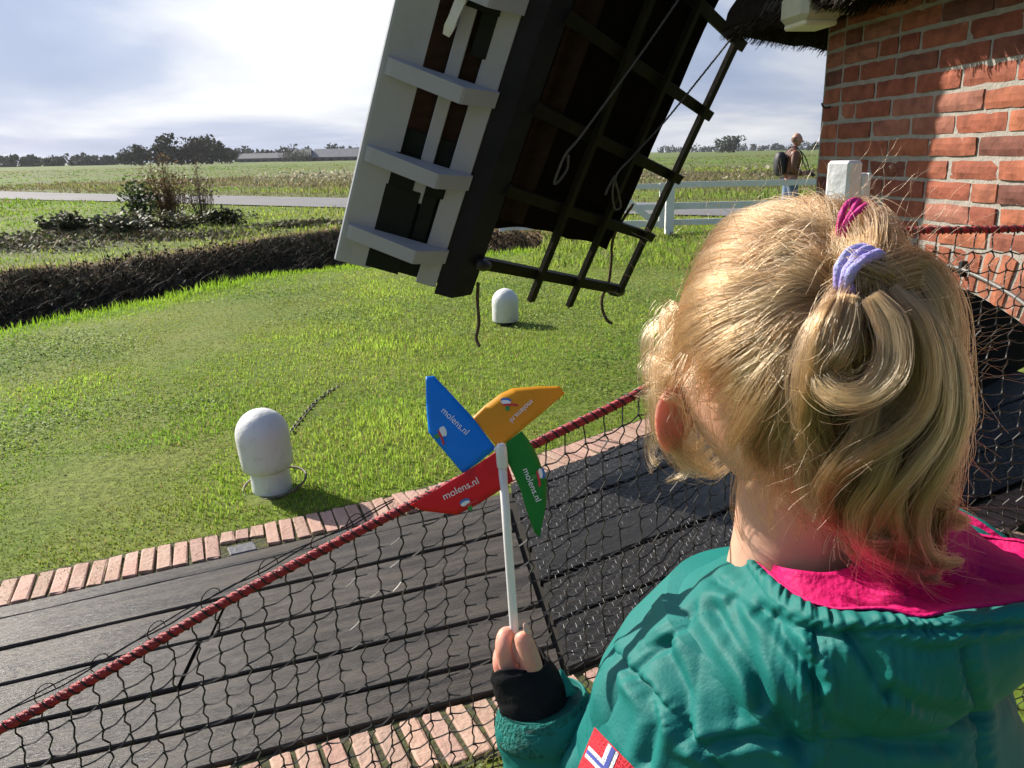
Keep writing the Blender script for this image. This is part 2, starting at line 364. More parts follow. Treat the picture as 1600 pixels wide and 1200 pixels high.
# far brick row line: the lawn ends on it
BF = np.array([(-6.0, 0.62), (-1.94, 2.71), (-1.324, 2.992), (-0.491, 3.487), (0.12, 3.92), (0.877, 4.572), (4, 7.3)])
def lawn_side(P, off=0.0):
    """distance beyond the brick row, on the lawn side"""
    s = np.full(len(P), -9.0); best = np.full(len(P), 1e9)
    for i in range(len(BF)-1):
        a, bq = BF[i], BF[i+1]; d = nrm(bq-a); dd = seg_dist(P, a, bq); sg = (P[:, 1]-a[1])*d[0]-(P[:, 0]-a[0])*d[1]
        k = dd < best; best[k] = dd[k]; s[k] = sg[k]
    return s-off
def sample(n, r0, r1, p, a0=-36, a1=36):
    u = rng.random(n); r = (r0**(p)+u*(r1**p-r0**p))**(1/p); a = np.radians(rng.uniform(a0, a1, n)); return np.column_stack([r*np.sin(a), r*np.cos(a)])
def vary(P, base, alt, amt=0.22):
    f = np.clip(0.5+0.9*wob(P*1.3)+rng.normal(0, .25, len(P)), 0, 1)[:, None]; c = np.asarray(base)*(1-f)+np.asarray(alt)*f
    return c*(1+rng.normal(0, amt, (len(P), 1))).clip(.45, 1.7)
grass_m = attr_material('grass_blade', 0.6, 0.55, spec=0.2)
parts = []
BOLL = np.array([(-1.154, 3.47), (-0.048, 7.16)])
P = sample(400000, 2.3, 17.5, 0.55, -46, 38)
keep = (lawn_side(P) > 0.01+rng.random(len(P))*0.02)
ins, dn, df = ditch(P); keep &= ~ins & ~((df < dn) & (P[:, 0] < 0.3)); keep &= (road_off(P) > 2.6)
for bq in BOLL: keep &= np.linalg.norm(P-bq, axis=1) > 0.10

P = P[keep]; dn = dn[keep]; r = np.linalg.norm(P, axis=1)
h = (0.012+0.024*rng.random(len(P))+0.010*wob(P*2.1).clip(-1, 1))*(1+1.6*np.exp(-(dn/0.35)**2))*(0.8+r*.035); h = h.clip(.012, .16)
col = vary(P, (0.150, 0.320, 0.026), (0.290, 0.385, 0.056))
cl_ = wob(P*7.0+2)+.6*wob(P*15.0); h = h*(.85+.30*cl_).clip(.45, 1.5); col = col*(1.0+.20*cl_[:, None]).clip(.55, 1.4); pt_ = np.clip(wob(P*3.3+7)*1.8-.25, 0, 1)[:, None]; col = col*(1-.45*pt_)+np.array([.17, .15, .05])*.45*pt_; h = h*(1-.35*pt_[:, 0]); dry = rng.random(len(P)) < 0.10; col[dry] = np.array([0.30, 0.24, 0.10])*(.7+.6*rng.random((dry.sum(), 1)))
lush = np.exp(-(dn/0.6)**2)[:, None]; col = col*(1-lush*.7)+np.array([0.30, 0.50, 0.028])*lush*.7
parts.append(blades(P, land_h(P)-0.004, h, (0.0030+0.00055*r)*(.7+.6*rng.random(len(P))), col, 0.9))
# clover and weeds, in patches
P = sample(200000, 2.3, 13, 0.5, -46, 38); keep = (lawn_side(P) > 0.0)
ins, dn, df = ditch(P); keep &= ~ins & ~((df < dn) & (P[:, 0] < 0.3)) & (wob(P*1.9+11) > 0.05+rng.normal(0, .18, len(P)))
for bq in BOLL: keep &= np.linalg.norm(P-bq, axis=1) > 0.10
P = P[keep]; r = np.linalg.norm(P, axis=1)
col = vary(P, (0.16, 0.26, 0.06), (0.30, 0.39, 0.13), .3)
parts.append(leaves(P, land_h(P)+0.008+0.022*rng.random(len(P)), (0.012+0.012*rng.random(len(P)))*(0.85+.04*r), col))
# grass between the bricks and at the near edge
stuff('lawn_grass', parts, grass_m, 'short mown grass with clover on the sunlit lawn', 'grass')

parts = []
# verge by the road, rough grass beyond the ditch, tall weeds over the road
P = sample(90000, 11, 75, 0.35); ins, dn, df = ditch(P); ro = road_off(P); keep = ~ins & ((df < dn) | (P[:, 0] > .3)) & (ro > 2.4); P = P[keep]; ro = ro[keep]; r = np.linalg.norm(P, axis=1)
side = P[:, 1] > np.interp(P[:, 0], ROADC[:, 0], ROADC[:, 1])
hh = np.where(side & (ro > 4.5), 0.15, 0.07)*(.5+rng.random(len(P)))*(1+.4*wob(P*1.1)); hh = hh.clip(.03, .8)
heapn = np.exp(-(((P[:, 0]+10.2)/3.6)**2+((P[:, 1]-16.0)/2.2)**2)); kk = rng.random(len(P)) > heapn*.9
P = P[kk]; hh = hh[kk]; r = r[kk]; side = side[kk]; ro = ro[kk]
col = vary(P*.5, (0.17, 0.30, 0.026), (0.27, 0.32, 0.06), .3); band = np.clip(wob(np.column_stack([P[:, 0]*.02, ro*.55]))*2, 0, 1)[:, None]*side[:, None]; col = col*(1-band)+np.array([.15, .125, .07])*band
dryf = (side & (ro > 6) & (rng.random(len(P)) < .35)) | (rng.random(len(P)) < .06); col[dryf] = np.array([0.24, 0.20, 0.12])*(.6+.7*rng.random((dryf.sum(), 1)))
parts.append(blades(P, land_h(P)-0.01, hh, (0.006+.0011*r)*(.7+.6*rng.random(len(P))), col, 0.8))
P = sample(26000, 40, 260, 0.4); ro = road_off(P); P = P[ro > 4]; r = np.linalg.norm(P, axis=1)
col = vary(P*.15, (0.13, 0.24, 0.028), (0.24, 0.22, 0.09)); parts.append(blades(P, np.full(len(P), -.02), .05+.12*rng.random(len(P)), .03+.0018*r, col, .8))
stuff('meadow_grass', parts, grass_m, 'rough green and straw coloured grass on the verges and fields', 'grass')

# ---- ditch bank: dark stems, dead leaves, a few green ones
litter_m = attr_material('plant_litter', 0.7, 0.15, spec=0.15)
parts = []
P = np.column_stack([rng.uniform(-13, 1.2, 90000), rng.uniform(7, 19, 90000)]); ins, dn, df = ditch(P); P = P[ins & (df < 2.2)]; dfi = ditch(P)[2]
P = P[:16000]; dfi = dfi[:16000]; n = len(P)
dk = np.array([0.028, 0.022, 0.015])*(.4+1.2*rng.random((n, 1))); gr = rng.random(n) < .16*np.clip(wob(P*1.5+3)*2+.8, 0, 2); dk[gr] = np.array([0.05, 0.085, 0.03])*(.5+.8*rng.random((gr.sum(), 1)))
gl = rng.random(n) < .03; dk[gl] = np.array([.14, .13, .10])
parts.append(leaves(P, land_h(P)+.01+.08*rng.random(n), .03+.06*rng.random(n), dk, 1.0))
parts.append(blades(P[:9000], land_h(P[:9000]), .10+.22*rng.random(min(9000, n)), np.full(min(9000, n), .012), np.array([0.035, 0.027, 0.018])*(.4+1.4*rng.random((min(9000, n), 1))), 2.2))
P = np.column_stack([rng.uniform(-14, 1.2, 60000), rng.uniform(7, 19.5, 60000)]); ins, dn, df = ditch(P); P = P[(df < .42+.25*rng.random(len(P))) & (df < dn)][:14000]; n = len(P)
st = np.array([0.42, 0.30, 0.165])*(.40+1.1*rng.random((n, 1))); parts.append(blades(P, land_h(P)-.01, .03+.05*rng.random(n), .008+.007*rng.random(n), st, 5.0)); parts.append(leaves(P[:1500], land_h(P[:1500])+.02, .03+.03*rng.random(1500), st[:1500]*1.1, .5))
stuff('ditch_plants', parts, litter_m, 'wet dead stems and leaves on the dark ditch bank', 'ditch plants')
# ---- heap of cuttings beyond the ditch
parts = []
for (cx, cy, sx, sy, n, hh) in ((-11.0, 15.4, 2.6, 1.0, 5200, .30), (-7.8, 17.2, 2.2, .7, 4200, .34), (-4.8, 18.9, 1.4, .4, 1500, .25)):
    P = np.column_stack([rng.normal(cx, sx*.6, n), rng.normal(cy, sy*.6, n)]); P = P[~ditch(P)[0]]; n = len(P); e_ = np.exp(-(((P[:, 0]-cx)/sx)**2+((P[:, 1]-cy)/sy)**2)); z = land_h(P)+hh*e_*rng.random(n)*(.6+.6*wob(P*2)).clip(.2, 1.4)
    cc = np.array([0.085, 0.070, 0.040])*(.35+1.5*rng.random((n, 1))); g_ = rng.random(n) < .33; cc[g_] = np.array([0.085, 0.11, 0.035])*(.5+.9*rng.random((g_.sum(), 1))); s_ = rng.random(n) < .12; cc[s_] = np.array([.26, .22, .14])*(.6+.6*rng.random((s_.sum(), 1)))
    parts.append(leaves(P, z, .04+.07*rng.random(n), cc*1.25, 1.0)); k = n//5; parts.append(blades(P[:k], land_h(P[:k]), .06+.15*rng.random(k), .010+.01*rng.random(k), cc[:k]*1.4, 2.6))
stuff('garden_cuttings', parts, litter_m, 'heap of withered cuttings and dark soil beyond the ditch', 'cuttings')
# ================================================================== BOARDWALK, BRICK EDGING
wood_d = material('wet_dark_timber', (0.019, 0.0150, 0.0125), 0.36, (0.066, 0.053, 0.042), 2.2, 0.5, 26, objrand=0.25, stretch=(1, 14, 14), spec=0.5, rough2=0.5)
wood_w = material('wet_black_timber', (0.016, 0.015, 0.0145), 0.38, (0.026, 0.024, 0.022), 2.2, 0.5, 26, objrand=0.25, stretch=(1, 14, 14), spec=0.45, rough2=0.55)
soil = material('joint_soil', (0.035, 0.030, 0.018), 0.95, (0.075, 0.085, 0.025), 30, 0.8, 60)
brick_pale = material('paving_brick', (0.40, 0.235, 0.180), 0.8, (0.47, 0.31, 0.245), 9, 0.5, 60, objrand=0.16, hueobj=0.010)
path = empty('boardwalk', (0, 2.7, 0)); tag(path, kind='structure')
def quadboard(a, b_, c, d, z0, z1, parent, name, m, bev=0.004, rag=0.0):
    """board between plan points a-b (near edge) and d-c (far edge), top at z1; local X runs along the board"""
    P = [np.array([*q, 0.0]) for q in (a, b_, c, d)]; ctr = sum(P)/4; ux = nrm(P[1]-P[0]); uy = np.array([-ux[1], ux[0], 0])
    n = max(2, int(np.linalg.norm(P[1]-P[0])/0.18)); V = []
    for i in range(n+1):
        f = i/n; lo = P[0]*(1-f)+P[1]*f; hi = P[3]*(1-f)+P[2]*f
        j0 = rng.normal(0, .0012); dz = rng.normal(0, .0009)
        for q, zz_ in ((lo+uy*j0, z0), (lo+uy*j0, z1-bev+dz), (lo+uy*(bev+j0), z1+dz), (hi-uy*(bev-j0), z1+dz+rng.normal(0, .0006)), (hi+uy*j0, z1-bev+dz), (hi+uy*j0, z0)):
            V.append(((q-ctr)@ux, (q-ctr)@uy, zz_))
    F = grid_faces(n+1, 6)+[tuple(range(5, -1, -1)), tuple(n*6+k for k in range(6))]
    F = [tuple(reversed(q)) for q in F]
    me = bpy.data.meshes.new(name); me.from_pydata(V, [], F); me.update(); o = link(name, me, parent, m)
    o.location = Vector(ctr)-path.location if parent is path else ctr
    o.rotation_euler = (0, 0, math.atan2(ux[1], ux[0])); return o
def lerp(a, b, f): return np.asarray(a)*(1-f)+np.asarray(b)*f
def online(a, b, x):
    a, b = np.asarray(a, float), np.asarray(b, float); return a+(b-a)*((x-a[0])/(b[0]-a[0]))
# left stretch: joint lines measured on the ground
JL = [((-1.831, 2.530), (-0.666, 3.126)), ((-1.778, 2.443), (-0.646, 3.013)), ((-1.666, 2.259), (-0.600, 2.753)), ((-1.555, 2.076), (-0.555, 2.499)), ((-1.436, 1.879), (-0.507, 2.234)), ((-0.466, 2.001), (-0.096, 2.150)), ((-0.863, 1.650), (-0.114, 1.955))]
JL[5] = ((-1.38, 1.70), (-0.46, 2.02)); JL[6] = ((-0.863, 1.70), (-0.114, 1.985))
def seamx(l):   # where a joint line meets the cross seam
    s0, s1 = np.array((-0.04, 3.27)), np.array((0.136, 2.086)); a, b = np.array(l[0]), np.array(l[1]); d1, d2 = b-a, s1-s0
    m = np.array([[d1[0], -d2[0]], [d1[1], -d2[1]]]); tt = np.linalg.solve(m, s0-a); return a+d1*tt[0]
gap = 0.0085
for k in range(6):
    hi, lo = JL[k], JL[k+1]
    xl = -3.6; A0 = online(*lo, xl); A1 = online(*hi, xl); B0 = seamx(lo); B1 = seamx(hi)
    up = nrm(np.array([-(B0-A0)[1], (B0-A0)[0]]))*gap
    if k in (2, 3):          # butt joint in these rows, as seen under the net
        f = {2: (0.715, 0.72), 3: (0.706, 0.70)}[k]; cuts = [(0, f[0]-0.0015), (f[0]+0.0015, 1.0)]
    elif k == 5: cuts = [(0, 0.52), (0.523, 1)]
    else: cuts = [(0, 1.0)]
    for f0, f1 in cuts:
        quadboard(lerp(A0, B0, f0)+up, lerp(A0, B0, f1)+up, lerp(A1, B1, f1)-up, lerp(A1, B1, f0)-up, -0.06, 0.022+rng.normal(0, .0015) - (0.006 if k == 0 else 0), path, 'plank', wood_d)
# right stretch under chicken wire
RF, RN = ((0.158, 3.68), (0.816, 4.233)), ((0.239, 2.146), (2.372, 3.456))
fr = [0, 0.085, 0.27, 0.455, 0.64, 0.82, 1.0]; JR = []
SR0, SR1 = np.array((-0.028, 3.52)), np.array((0.150, 2.085))
for f in fr:
    a = lerp(SR0, SR1, f); d = nrm(lerp(nrm(np.array(RF[1])-RF[0]), nrm(np.array(RN[1])-RN[0]), f)); JR.append((a, a+d*4.2))
for k in range(6):
    hi, lo = JR[k], JR[k+1]; up = np.array([-.5, .85])*gap
    quadboard(lo[0]+up+.008, lo[1]+up, hi[1]-up, hi[0]-up+.008, -0.06, 0.028+rng.normal(0, .002), path, 'plank', wood_w)
# sub-frame in the dark under the boards
mb = MB(); V = [(*online(*JL[0], -3.6), -.065), (*JR[0][0], -.065), (*JR[0][1], -.065), (*JR[6][1], -.065), (*JR[6][0], -.065), (*online(*JL[6], -3.6), -.065)]
dirt = material('dirt_under_boards', (0.012, 0.010, 0.008), 0.95, (0.02, 0.016, 0.012), 12)
mb.add(np.array(V)+[0, 0, .069], [(0, 1, 2, 3, 4, 5)]); mb.build('sub_base', dirt, path)
# chicken wire
wire = material('galvanised_wire', (0.20, 0.20, 0.205), 0.42, metal=0.8)
ex, ey = nrm(np.array(JR[3][1])-JR[3][0]), None; ey = np.array([-ex[1], ex[0]])
V = []; T = []; nv = 0; s = 0.024; hx, hy = s*1.5, s*math.sqrt(3)
def in_right(p):
    a = (p-SR0)@ey; return True
segs = []
for i in range(-6, 110):
    for j in range(-4, 46):
        c0 = SR1+ex*(i*hx-.1)+ey*((j+(i % 2)*.5)*hy-.02); c0 = c0+rng.normal(0, .0022, 2)
        cs = [c0+s*(ex*math.cos(R(a_))+ey*math.sin(R(a_))) for a_ in (0, 60, 120, 180)]
        for k in range(3): segs.append((cs[k], cs[k+1]))
S = np.array(segs); mid = S.mean(1)
def side(p, l): d = nrm(np.asarray(l[1])-l[0]); return (p[:, 1]-l[0][1])*d[0]-(p[:, 0]-l[0][0])*d[1]
sd = nrm(SR1-SR0); right = (mid-SR0)@np.array([-sd[1], sd[0]])
ok = (side(mid, JR[0]) < -.005) & (side(mid, JR[6]) > .005) & (right > 0.012) & (np.linalg.norm(mid, axis=1) < 5.6); S = S[ok]; n = len(S)
zoff = 0.034+0.006*wob(S.mean(1)*9); rw = 0.00085
d = S[:, 1]-S[:, 0]; d /= np.linalg.norm(d, axis=1)[:, None]; pr = np.column_stack([-d[:, 1], d[:, 0]])
z0 = zoff+rng.normal(0, .0016, n); z1 = zoff+rng.normal(0, .0016, n); VV = []
for e_, z_ in ((0, z0), (1, z1)):
    for k in range(3):
        an = 2*math.pi*k/3+.5; VV.append(np.column_stack([S[:, e_]+pr*rw*math.cos(an), z_+rw*math.sin(an)]))
VV = np.stack(VV, 1).reshape(-1, 3); o6 = np.arange(n)[:, None]*6
Q = np.concatenate([o6+[0, 1, 4, 3], o6+[1, 2, 5, 4], o6+[2, 0, 3, 5]])
me = fast_mesh('chicken_wire', VV, quads=Q); cw = link('chicken_wire', me, path, wire); cw.location = -path.location; cw['kind'] = 'stuff'

# brick edging, bricks on edge
def brick_mesh(name, l, w_, h, seed, jit=0.0025, bev=0.004):
    bm = bmesh.new(); bmesh.ops.create_cube(bm, size=1)
    for q in bm.verts: q.co = Vector((q.co.x*l, q.co.y*w_, q.co.z*h))
    bmesh.ops.bevel(bm, geom=list(bm.edges), offset=bev, segments=1, affect='EDGES')
    rs = random.Random(seed)
    for q in bm.verts: q.co += Vector((rs.gauss(0, jit), rs.gauss(0, jit), rs.gauss(0, jit*.5)))
    me = bpy.data.meshes.new(name); bm.to_mesh(me); bm.free(); return me
edge = empty('brick_edging', (0, 2.7, 0)); tag(edge, kind='structure')
BM = [brick_mesh('edging_brick', 0.2, 0.051, 0.09, k) for k in range(6)]; BMs = [brick_mesh('edging_brick_short', 0.10, 0.051, 0.09, 20+k) for k in range(3)]
for m_ in BM+BMs: m_.materials.append(brick_pale)
def brick_row(line, depth, pitch, wid, skew, parent, skip=()):
    S = [np.array(q, float) for q in line]; lens = [np.linalg.norm(S[i+1]-S[i]) for i in range(len(S)-1)]; tot = sum(lens); s_ = 0.0; i = 0
    while s_ < tot:
        k = 0; a = s_
        while a > lens[k]: a -= lens[k]; k += 1
        d = nrm(S[k+1]-S[k]); p = S[k]+d*a; nn = np.array([-d[1], d[0]])
        sh = any(lo <= p[0] <= hi for lo, hi in skip)
        m_ = BMs[i % 3] if sh else BM[(i*5+i//3) % 6]
        o = bpy.data.objects.new('brick', m_); COL.objects.link(o); o.parent = parent
        ln = depth*(.75 if sh else .5); ax = nrm(nn+d*skew); c = p+ax*ln
        o.location = (c[0], c[1]-2.7, -0.045+0.016+rng.normal(0, .0025)); o.rotation_euler = (rng.normal(0, .012), rng.normal(0, .01), math.atan2(ax[1], ax[0])+rng.normal(0, .015)); o.scale = (depth/0.2, 1, 1)
        s_ += pitch*(1+rng.normal(0, .02)); i += 1
off = nrm(np.array([-.46, .88]))*0.006
farline = [online(*JL[0], -3.4)+off, np.array(JL[0][1])+off, seamx(JL[0])+off, ]
brick_row([online(*JL[0], -3.4)+off, np.array((-0.463, 3.249))+off, np.array((-0.03, 3.535))+off], 0.205, 0.0605, 0.05, 0.12, edge, skip=((-1.16, -1.03),))
brick_row([np.array((0.02, 3.575)), np.array(JR[0][0])+(np.array(JR[0][1])-JR[0][0])*.75+np.array((-.01, .012))], 0.205, 0.0605, 0.05, 0.05, edge)
nd = nrm(np.array(JL[6][1])-JL[6][0]); nn_ = np.array([nd[1], -nd[0]])
brick_row([seamx(JL[6])+nn_*.012, online(*JL[6], -2.6)+nn_*.012], 0.205, 0.069, 0.05, -0.06, edge)
rd = nrm(np.array(RN[1])-RN[0]); rn_ = np.array([rd[1], -rd[0]])
brick_row([np.array(JR[6][0])+rd*4.0+rn_*.015, np.array(JR[6][0])+rd*.06+rn_*.015], 0.205, 0.069, 0.05, 0.0, edge)
# further bricks laid flat beyond the row, under the arch
for q in range(2):
    brick_row([np.array(JR[6][0])+rd*4.0+rn_*(.235+.215*q), np.array(JR[6][0])+rd*1.9+rn_*(.235+.215*q)], 0.205, 0.115, 0.05, 0.0, edge)
# stone in the gap of the far row
mb = MB(); p = online(*JL[0], -1.095); mb.box((p[0]-.012, p[1]+.052, -.02), (nrm([.87, .46, 0]), nrm([-.46, .87, 0]), (0, 0, 1)), (.055, .042, .03), bev=.006)
tag(mb.build('grey_stone', material('slate', (.10, .10, .115), .45, (.16, .16, .17), 12, .4)), 'dark grey flat stone filling the gap in the far brick row', 'stone')
# soil beds under the rows (slightly lower than the bricks)
for (ln_, sg) in (([online(*JL[0], -3.4), np.array((-0.463, 3.249)), np.array((-0.02, 3.54))], 1), ([np.array((0.0, 3.55)), np.array(JR[0][0])+(np.array(JR[0][1])-JR[0][0])*.8], 1), ([seamx(JL[6]), online(*JL[6], -2.6)], 1), ([np.array(JR[6][0])+rd*4.0, np.array(JR[6][0])+rd*.02], 1)):
    V = []
    for i, q in enumerate(ln_):
        d = nrm(ln_[min(i+1, len(ln_)-1)]-ln_[max(i-1, 0)]); nn = np.array([-d[1], d[0]]); V += [(*(q-nn*0.002), 0.006), (*(q+nn*.235), 0.006)]
    mb = MB(); mb.add(V, [(2*i, 2*i+2, 2*i+3, 2*i+1) for i in range(len(ln_)-1)]); mb.build('joint_soil', soil, edge)
# tufts in the joints and the rough strip on this side
parts = []
P = np.column_stack([rng.uniform(-2.6, 3.2, 40000), rng.uniform(0.4, 3.4, 40000)])
l6 = (seamx(JL[6])-nd*3, seamx(JL[6])); sl_ = (P[:, 1]-l6[1][1])*nd[0]-(P[:, 0]-l6[1][0])*nd[1]; sr_ = (P[:, 1]-JR[6][0][1])*rd[0]-(P[:, 0]-JR[6][0][0])*rd[1]
nearm = np.where(P[:, 0] < 0.15, sl_ < -.225, sr_ < -.24); nearm &= ((P[:, 0] < 1.2)); P = P[nearm]; n = len(P)
parts.append(blades(P, np.full(n, -.002), .02+.045*rng.random(n), .003+.003*rng.random(n), vary(P, (0.115, 0.17, 0.03), (0.21, 0.20, 0.07)), 1.3)); P2 = P[::3]; parts.append(leaves(P2, .012+.02*rng.random(len(P2)), .012+.014*rng.random(len(P2)), vary(P2, (.10, .16, .05), (.17, .20, .08))))
# moss and grass growing in the joints
for ln_ in ([seamx(JL[6])+nn_*.03, online(*JL[6], -2.6)+nn_*.03, nn_], [np.array((-0.463, 3.249)), online(*JL[0], -3.4), np.array([-.46, .88])], [np.array((0.0, 3.55)), np.array((.9, 4.32)), np.array([-.62, .78])]):
    n = 2600; f = rng.random(n)[:, None]; P = ln_[0]*(1-f)+ln_[1]*f+ln_[2]*(rng.random(n)[:, None]**.6*.2); P = P+rng.normal(0, .004, P.shape); k = wob(P*2+3) > .15; P = P[k]; n = len(P)
    parts.append(blades(P, np.full(n, .002), .008+.014*rng.random(n), .002+.002*rng.random(n), vary(P, (0.13, 0.17, 0.03), (0.20, 0.18, 0.06)), 1.0))
stuff('joint_weeds', parts, grass_m, 'weeds and moss along the brick rows', 'weeds')
# ================================================================== BOLLARDS, CHAIN
white_p = material('white_paint', (0.78, 0.79, 0.80), 0.35, (0.66, 0.67, 0.66), 5, 0.15, 40, spec=0.5)
white_dirty = material('weathered_white_paint', (0.74, 0.745, 0.75), 0.45, (0.55, 0.555, 0.50), 17, 0.25, 50, thresh=(.54, .80))
black_m = material('black_iron', (0.012, 0.012, 0.013), 0.45, (0.03, 0.025, 0.02), 20, .3)
def dome(r, hcyl, ztop0, n=9):
    return [(r*math.cos(a), ztop0+hcyl+r*1.02*math.sin(a)) for a in np.linspace(0, math.pi/2*.985, n)]
p0 = G(418, 776)
b1 = empty('mooring_bollard', (p0[0], p0[1]+.09, 0)); tag(b1, 'near white domed bollard leaning in the grass, steel hoop round its neck', 'bollard', 'white bollards on the lawn')
tl = Matrix.Rotation(R(-3.5), 3, 'Y') @ Matrix.Rotation(R(3), 3, 'X')
c = np.array(b1.location)
mb = MB(); mb.lathe([(.085, .115), (.108, .118), (.118, .13), (.121, .17), (.1225, .26)]+dome(.1225, .285, 0), c, 36, tilt=tl); mb.build('cap', white_dirty, b1, True, autosmooth=50)
mb = MB(); mb.lathe([(.098, -.05), (.092, .05), (.089, .125)], c, 30, tilt=tl); mb.build('neck', white_dirty, b1, True, autosmooth=50)
mb = MB(); a = np.linspace(0, 2*math.pi, 41)[:-1]; mb.tube(np.column_stack([c[0]+.015+.150*np.cos(a), c[1]+.115*np.sin(a)-.01, .035+.055*np.cos(a)*0+.04*np.sin(a*1+.6)]), .006, 6, closed=True)
mb.build('hoop', material('grey_steel_band', (.16, .13, .11), .6, (.08, .06, .05), 30, .3), b1, True)
p1 = G(790, 510)
b2 = empty('mooring_bollard', (p1[0], p1[1]+.08, 0)); tag(b2, 'far white domed bollard under the sail tip', 'bollard', 'white bollards on the lawn'); c = np.array(b2.location)
mb = MB(); mb.lathe([(.10, .035), (.118, .038), (.123, .05), (.123, .20)]+dome(.123, .215, 0), c, 32); mb.build('cap', white_dirty, b2, True, autosmooth=50)
mb = MB(); mb.lathe([(.095, -.05), (.095, .04)], c, 24); mb.build('foot', black_m, b2, True)
# chain lying in the grass between them
cp = [G(456, 680), G(470, 660), G(497, 630), G(540, 600), G(585, 576), G(612, 562)]
S = spline(np.array(cp), 800); dl = np.concatenate([[0], np.cumsum(np.linalg.norm(np.diff(S, axis=0), axis=1))]); mb = MB(); k = 0; sp = 0.036
while k*sp < dl[-1]-.05:
    i = np.searchsorted(dl, k*sp); p = S[i]; tdir = nrm(S[min(i+2, 799)]-S[max(i-2, 0)]); sd_ = np.array([-tdir[1], tdir[0], 0]); upv = np.array([0, 0, 1.0])
    if k % 2: sd_ = nrm(sd_*.75+upv*.66)
    else: sd_ = nrm(sd_*.75-upv*.66)
    a = np.linspace(0, 2*math.pi, 9)[:-1]; z = .012+.010*n3(p, 3.0)-.022*(k*sp/dl[-1])**2
    mb.tube(p+np.array([0, 0, z])+np.outer(np.cos(a)*.026, tdir)+np.outer(np.sin(a)*.015, sd_), .0062, 5, closed=True); k += 1
tag(mb.build('chain', material('rusty_black_chain', (.022, .019, .017), .5, (.06, .045, .035), 25, .4), smooth=True), 'dark iron chain lying in the grass between two white bollards', 'chain')

# ================================================================== SAIL
Ld = nrm((.335, -.315, .89)); Wd = np.array((.943, .134, -.303)); Wd = nrm(Wd-Ld*(Wd@Ld)); Nd = nrm(np.cross(Ld, Wd))
if Nd[1] < 0: Nd = -Nd
Vd = nrm((.583, .78, -.23)); SY = 4.55
S0 = at(706, 466, SY)                       # lower front edge of the stock
sail = empty('windmill_sail', tuple(S0)); tag(sail, 'big dark windmill sail with white leading boards hanging over the lawn', 'windmill sail')
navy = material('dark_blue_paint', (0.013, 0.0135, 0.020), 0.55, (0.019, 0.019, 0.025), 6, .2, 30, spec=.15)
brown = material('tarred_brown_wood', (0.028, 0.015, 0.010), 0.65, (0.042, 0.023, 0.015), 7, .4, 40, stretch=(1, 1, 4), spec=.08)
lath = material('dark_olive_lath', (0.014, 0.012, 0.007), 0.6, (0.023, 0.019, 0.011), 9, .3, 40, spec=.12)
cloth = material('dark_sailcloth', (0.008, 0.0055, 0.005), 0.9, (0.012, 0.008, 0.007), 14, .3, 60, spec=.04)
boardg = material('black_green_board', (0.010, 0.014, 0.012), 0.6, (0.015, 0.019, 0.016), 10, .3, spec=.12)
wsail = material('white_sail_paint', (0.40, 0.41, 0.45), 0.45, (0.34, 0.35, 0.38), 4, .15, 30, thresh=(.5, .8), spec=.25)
LEN = 5.6
def sp_(l, u, n): return S0+Ld*l+Wd*u+Nd*n
def bar(l0, l1, u0, u1, n0, n1, m, name, bev=.004):
    mb = MB(); mb.box(sp_((l0+l1)/2, (u0+u1)/2, (n0+n1)/2), (Ld, Wd, Nd), (abs(l1-l0)/2, abs(u1-u0)/2, abs(n1-n0)/2), bev=bev); return mb.build(name, m, sail)
# stock
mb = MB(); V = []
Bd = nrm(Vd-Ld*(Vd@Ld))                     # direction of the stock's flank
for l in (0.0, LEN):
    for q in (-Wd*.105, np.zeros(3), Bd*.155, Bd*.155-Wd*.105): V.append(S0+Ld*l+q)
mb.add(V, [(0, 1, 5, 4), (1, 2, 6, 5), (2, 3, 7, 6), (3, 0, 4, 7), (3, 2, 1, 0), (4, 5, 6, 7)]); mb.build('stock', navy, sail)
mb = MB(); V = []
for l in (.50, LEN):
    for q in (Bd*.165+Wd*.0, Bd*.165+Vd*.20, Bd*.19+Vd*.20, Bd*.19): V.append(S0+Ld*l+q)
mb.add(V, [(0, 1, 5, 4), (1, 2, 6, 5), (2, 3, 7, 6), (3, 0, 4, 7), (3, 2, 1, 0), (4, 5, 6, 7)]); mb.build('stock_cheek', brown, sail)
# white leading boards
U0 = -.105
lb = []
mb = MB(); V = []; ring = [(-.585, .028), (-.597, .018), (-.60, .0), (-.593, -.014), (-.58, -.018), (-.40, -.006), (-.40, .022)]
for l in (.05, LEN):
    for u, n in ring: V.append(sp_(l, U0+u+.02, n))
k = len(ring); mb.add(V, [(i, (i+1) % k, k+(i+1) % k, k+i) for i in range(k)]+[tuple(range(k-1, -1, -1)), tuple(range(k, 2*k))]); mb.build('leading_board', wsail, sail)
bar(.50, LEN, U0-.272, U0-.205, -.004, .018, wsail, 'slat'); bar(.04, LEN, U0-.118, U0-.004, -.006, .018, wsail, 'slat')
# dark boards behind and the stepped pieces between
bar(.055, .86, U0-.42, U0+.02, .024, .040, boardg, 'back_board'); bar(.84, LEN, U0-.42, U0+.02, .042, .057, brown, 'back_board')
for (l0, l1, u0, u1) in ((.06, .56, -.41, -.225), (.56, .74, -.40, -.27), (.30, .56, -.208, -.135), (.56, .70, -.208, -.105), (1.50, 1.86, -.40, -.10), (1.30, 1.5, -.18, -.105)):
    bar(l0, l1, U0+u0, U0+u1, -.010, .0205, boardg, 'filler_board', .002)
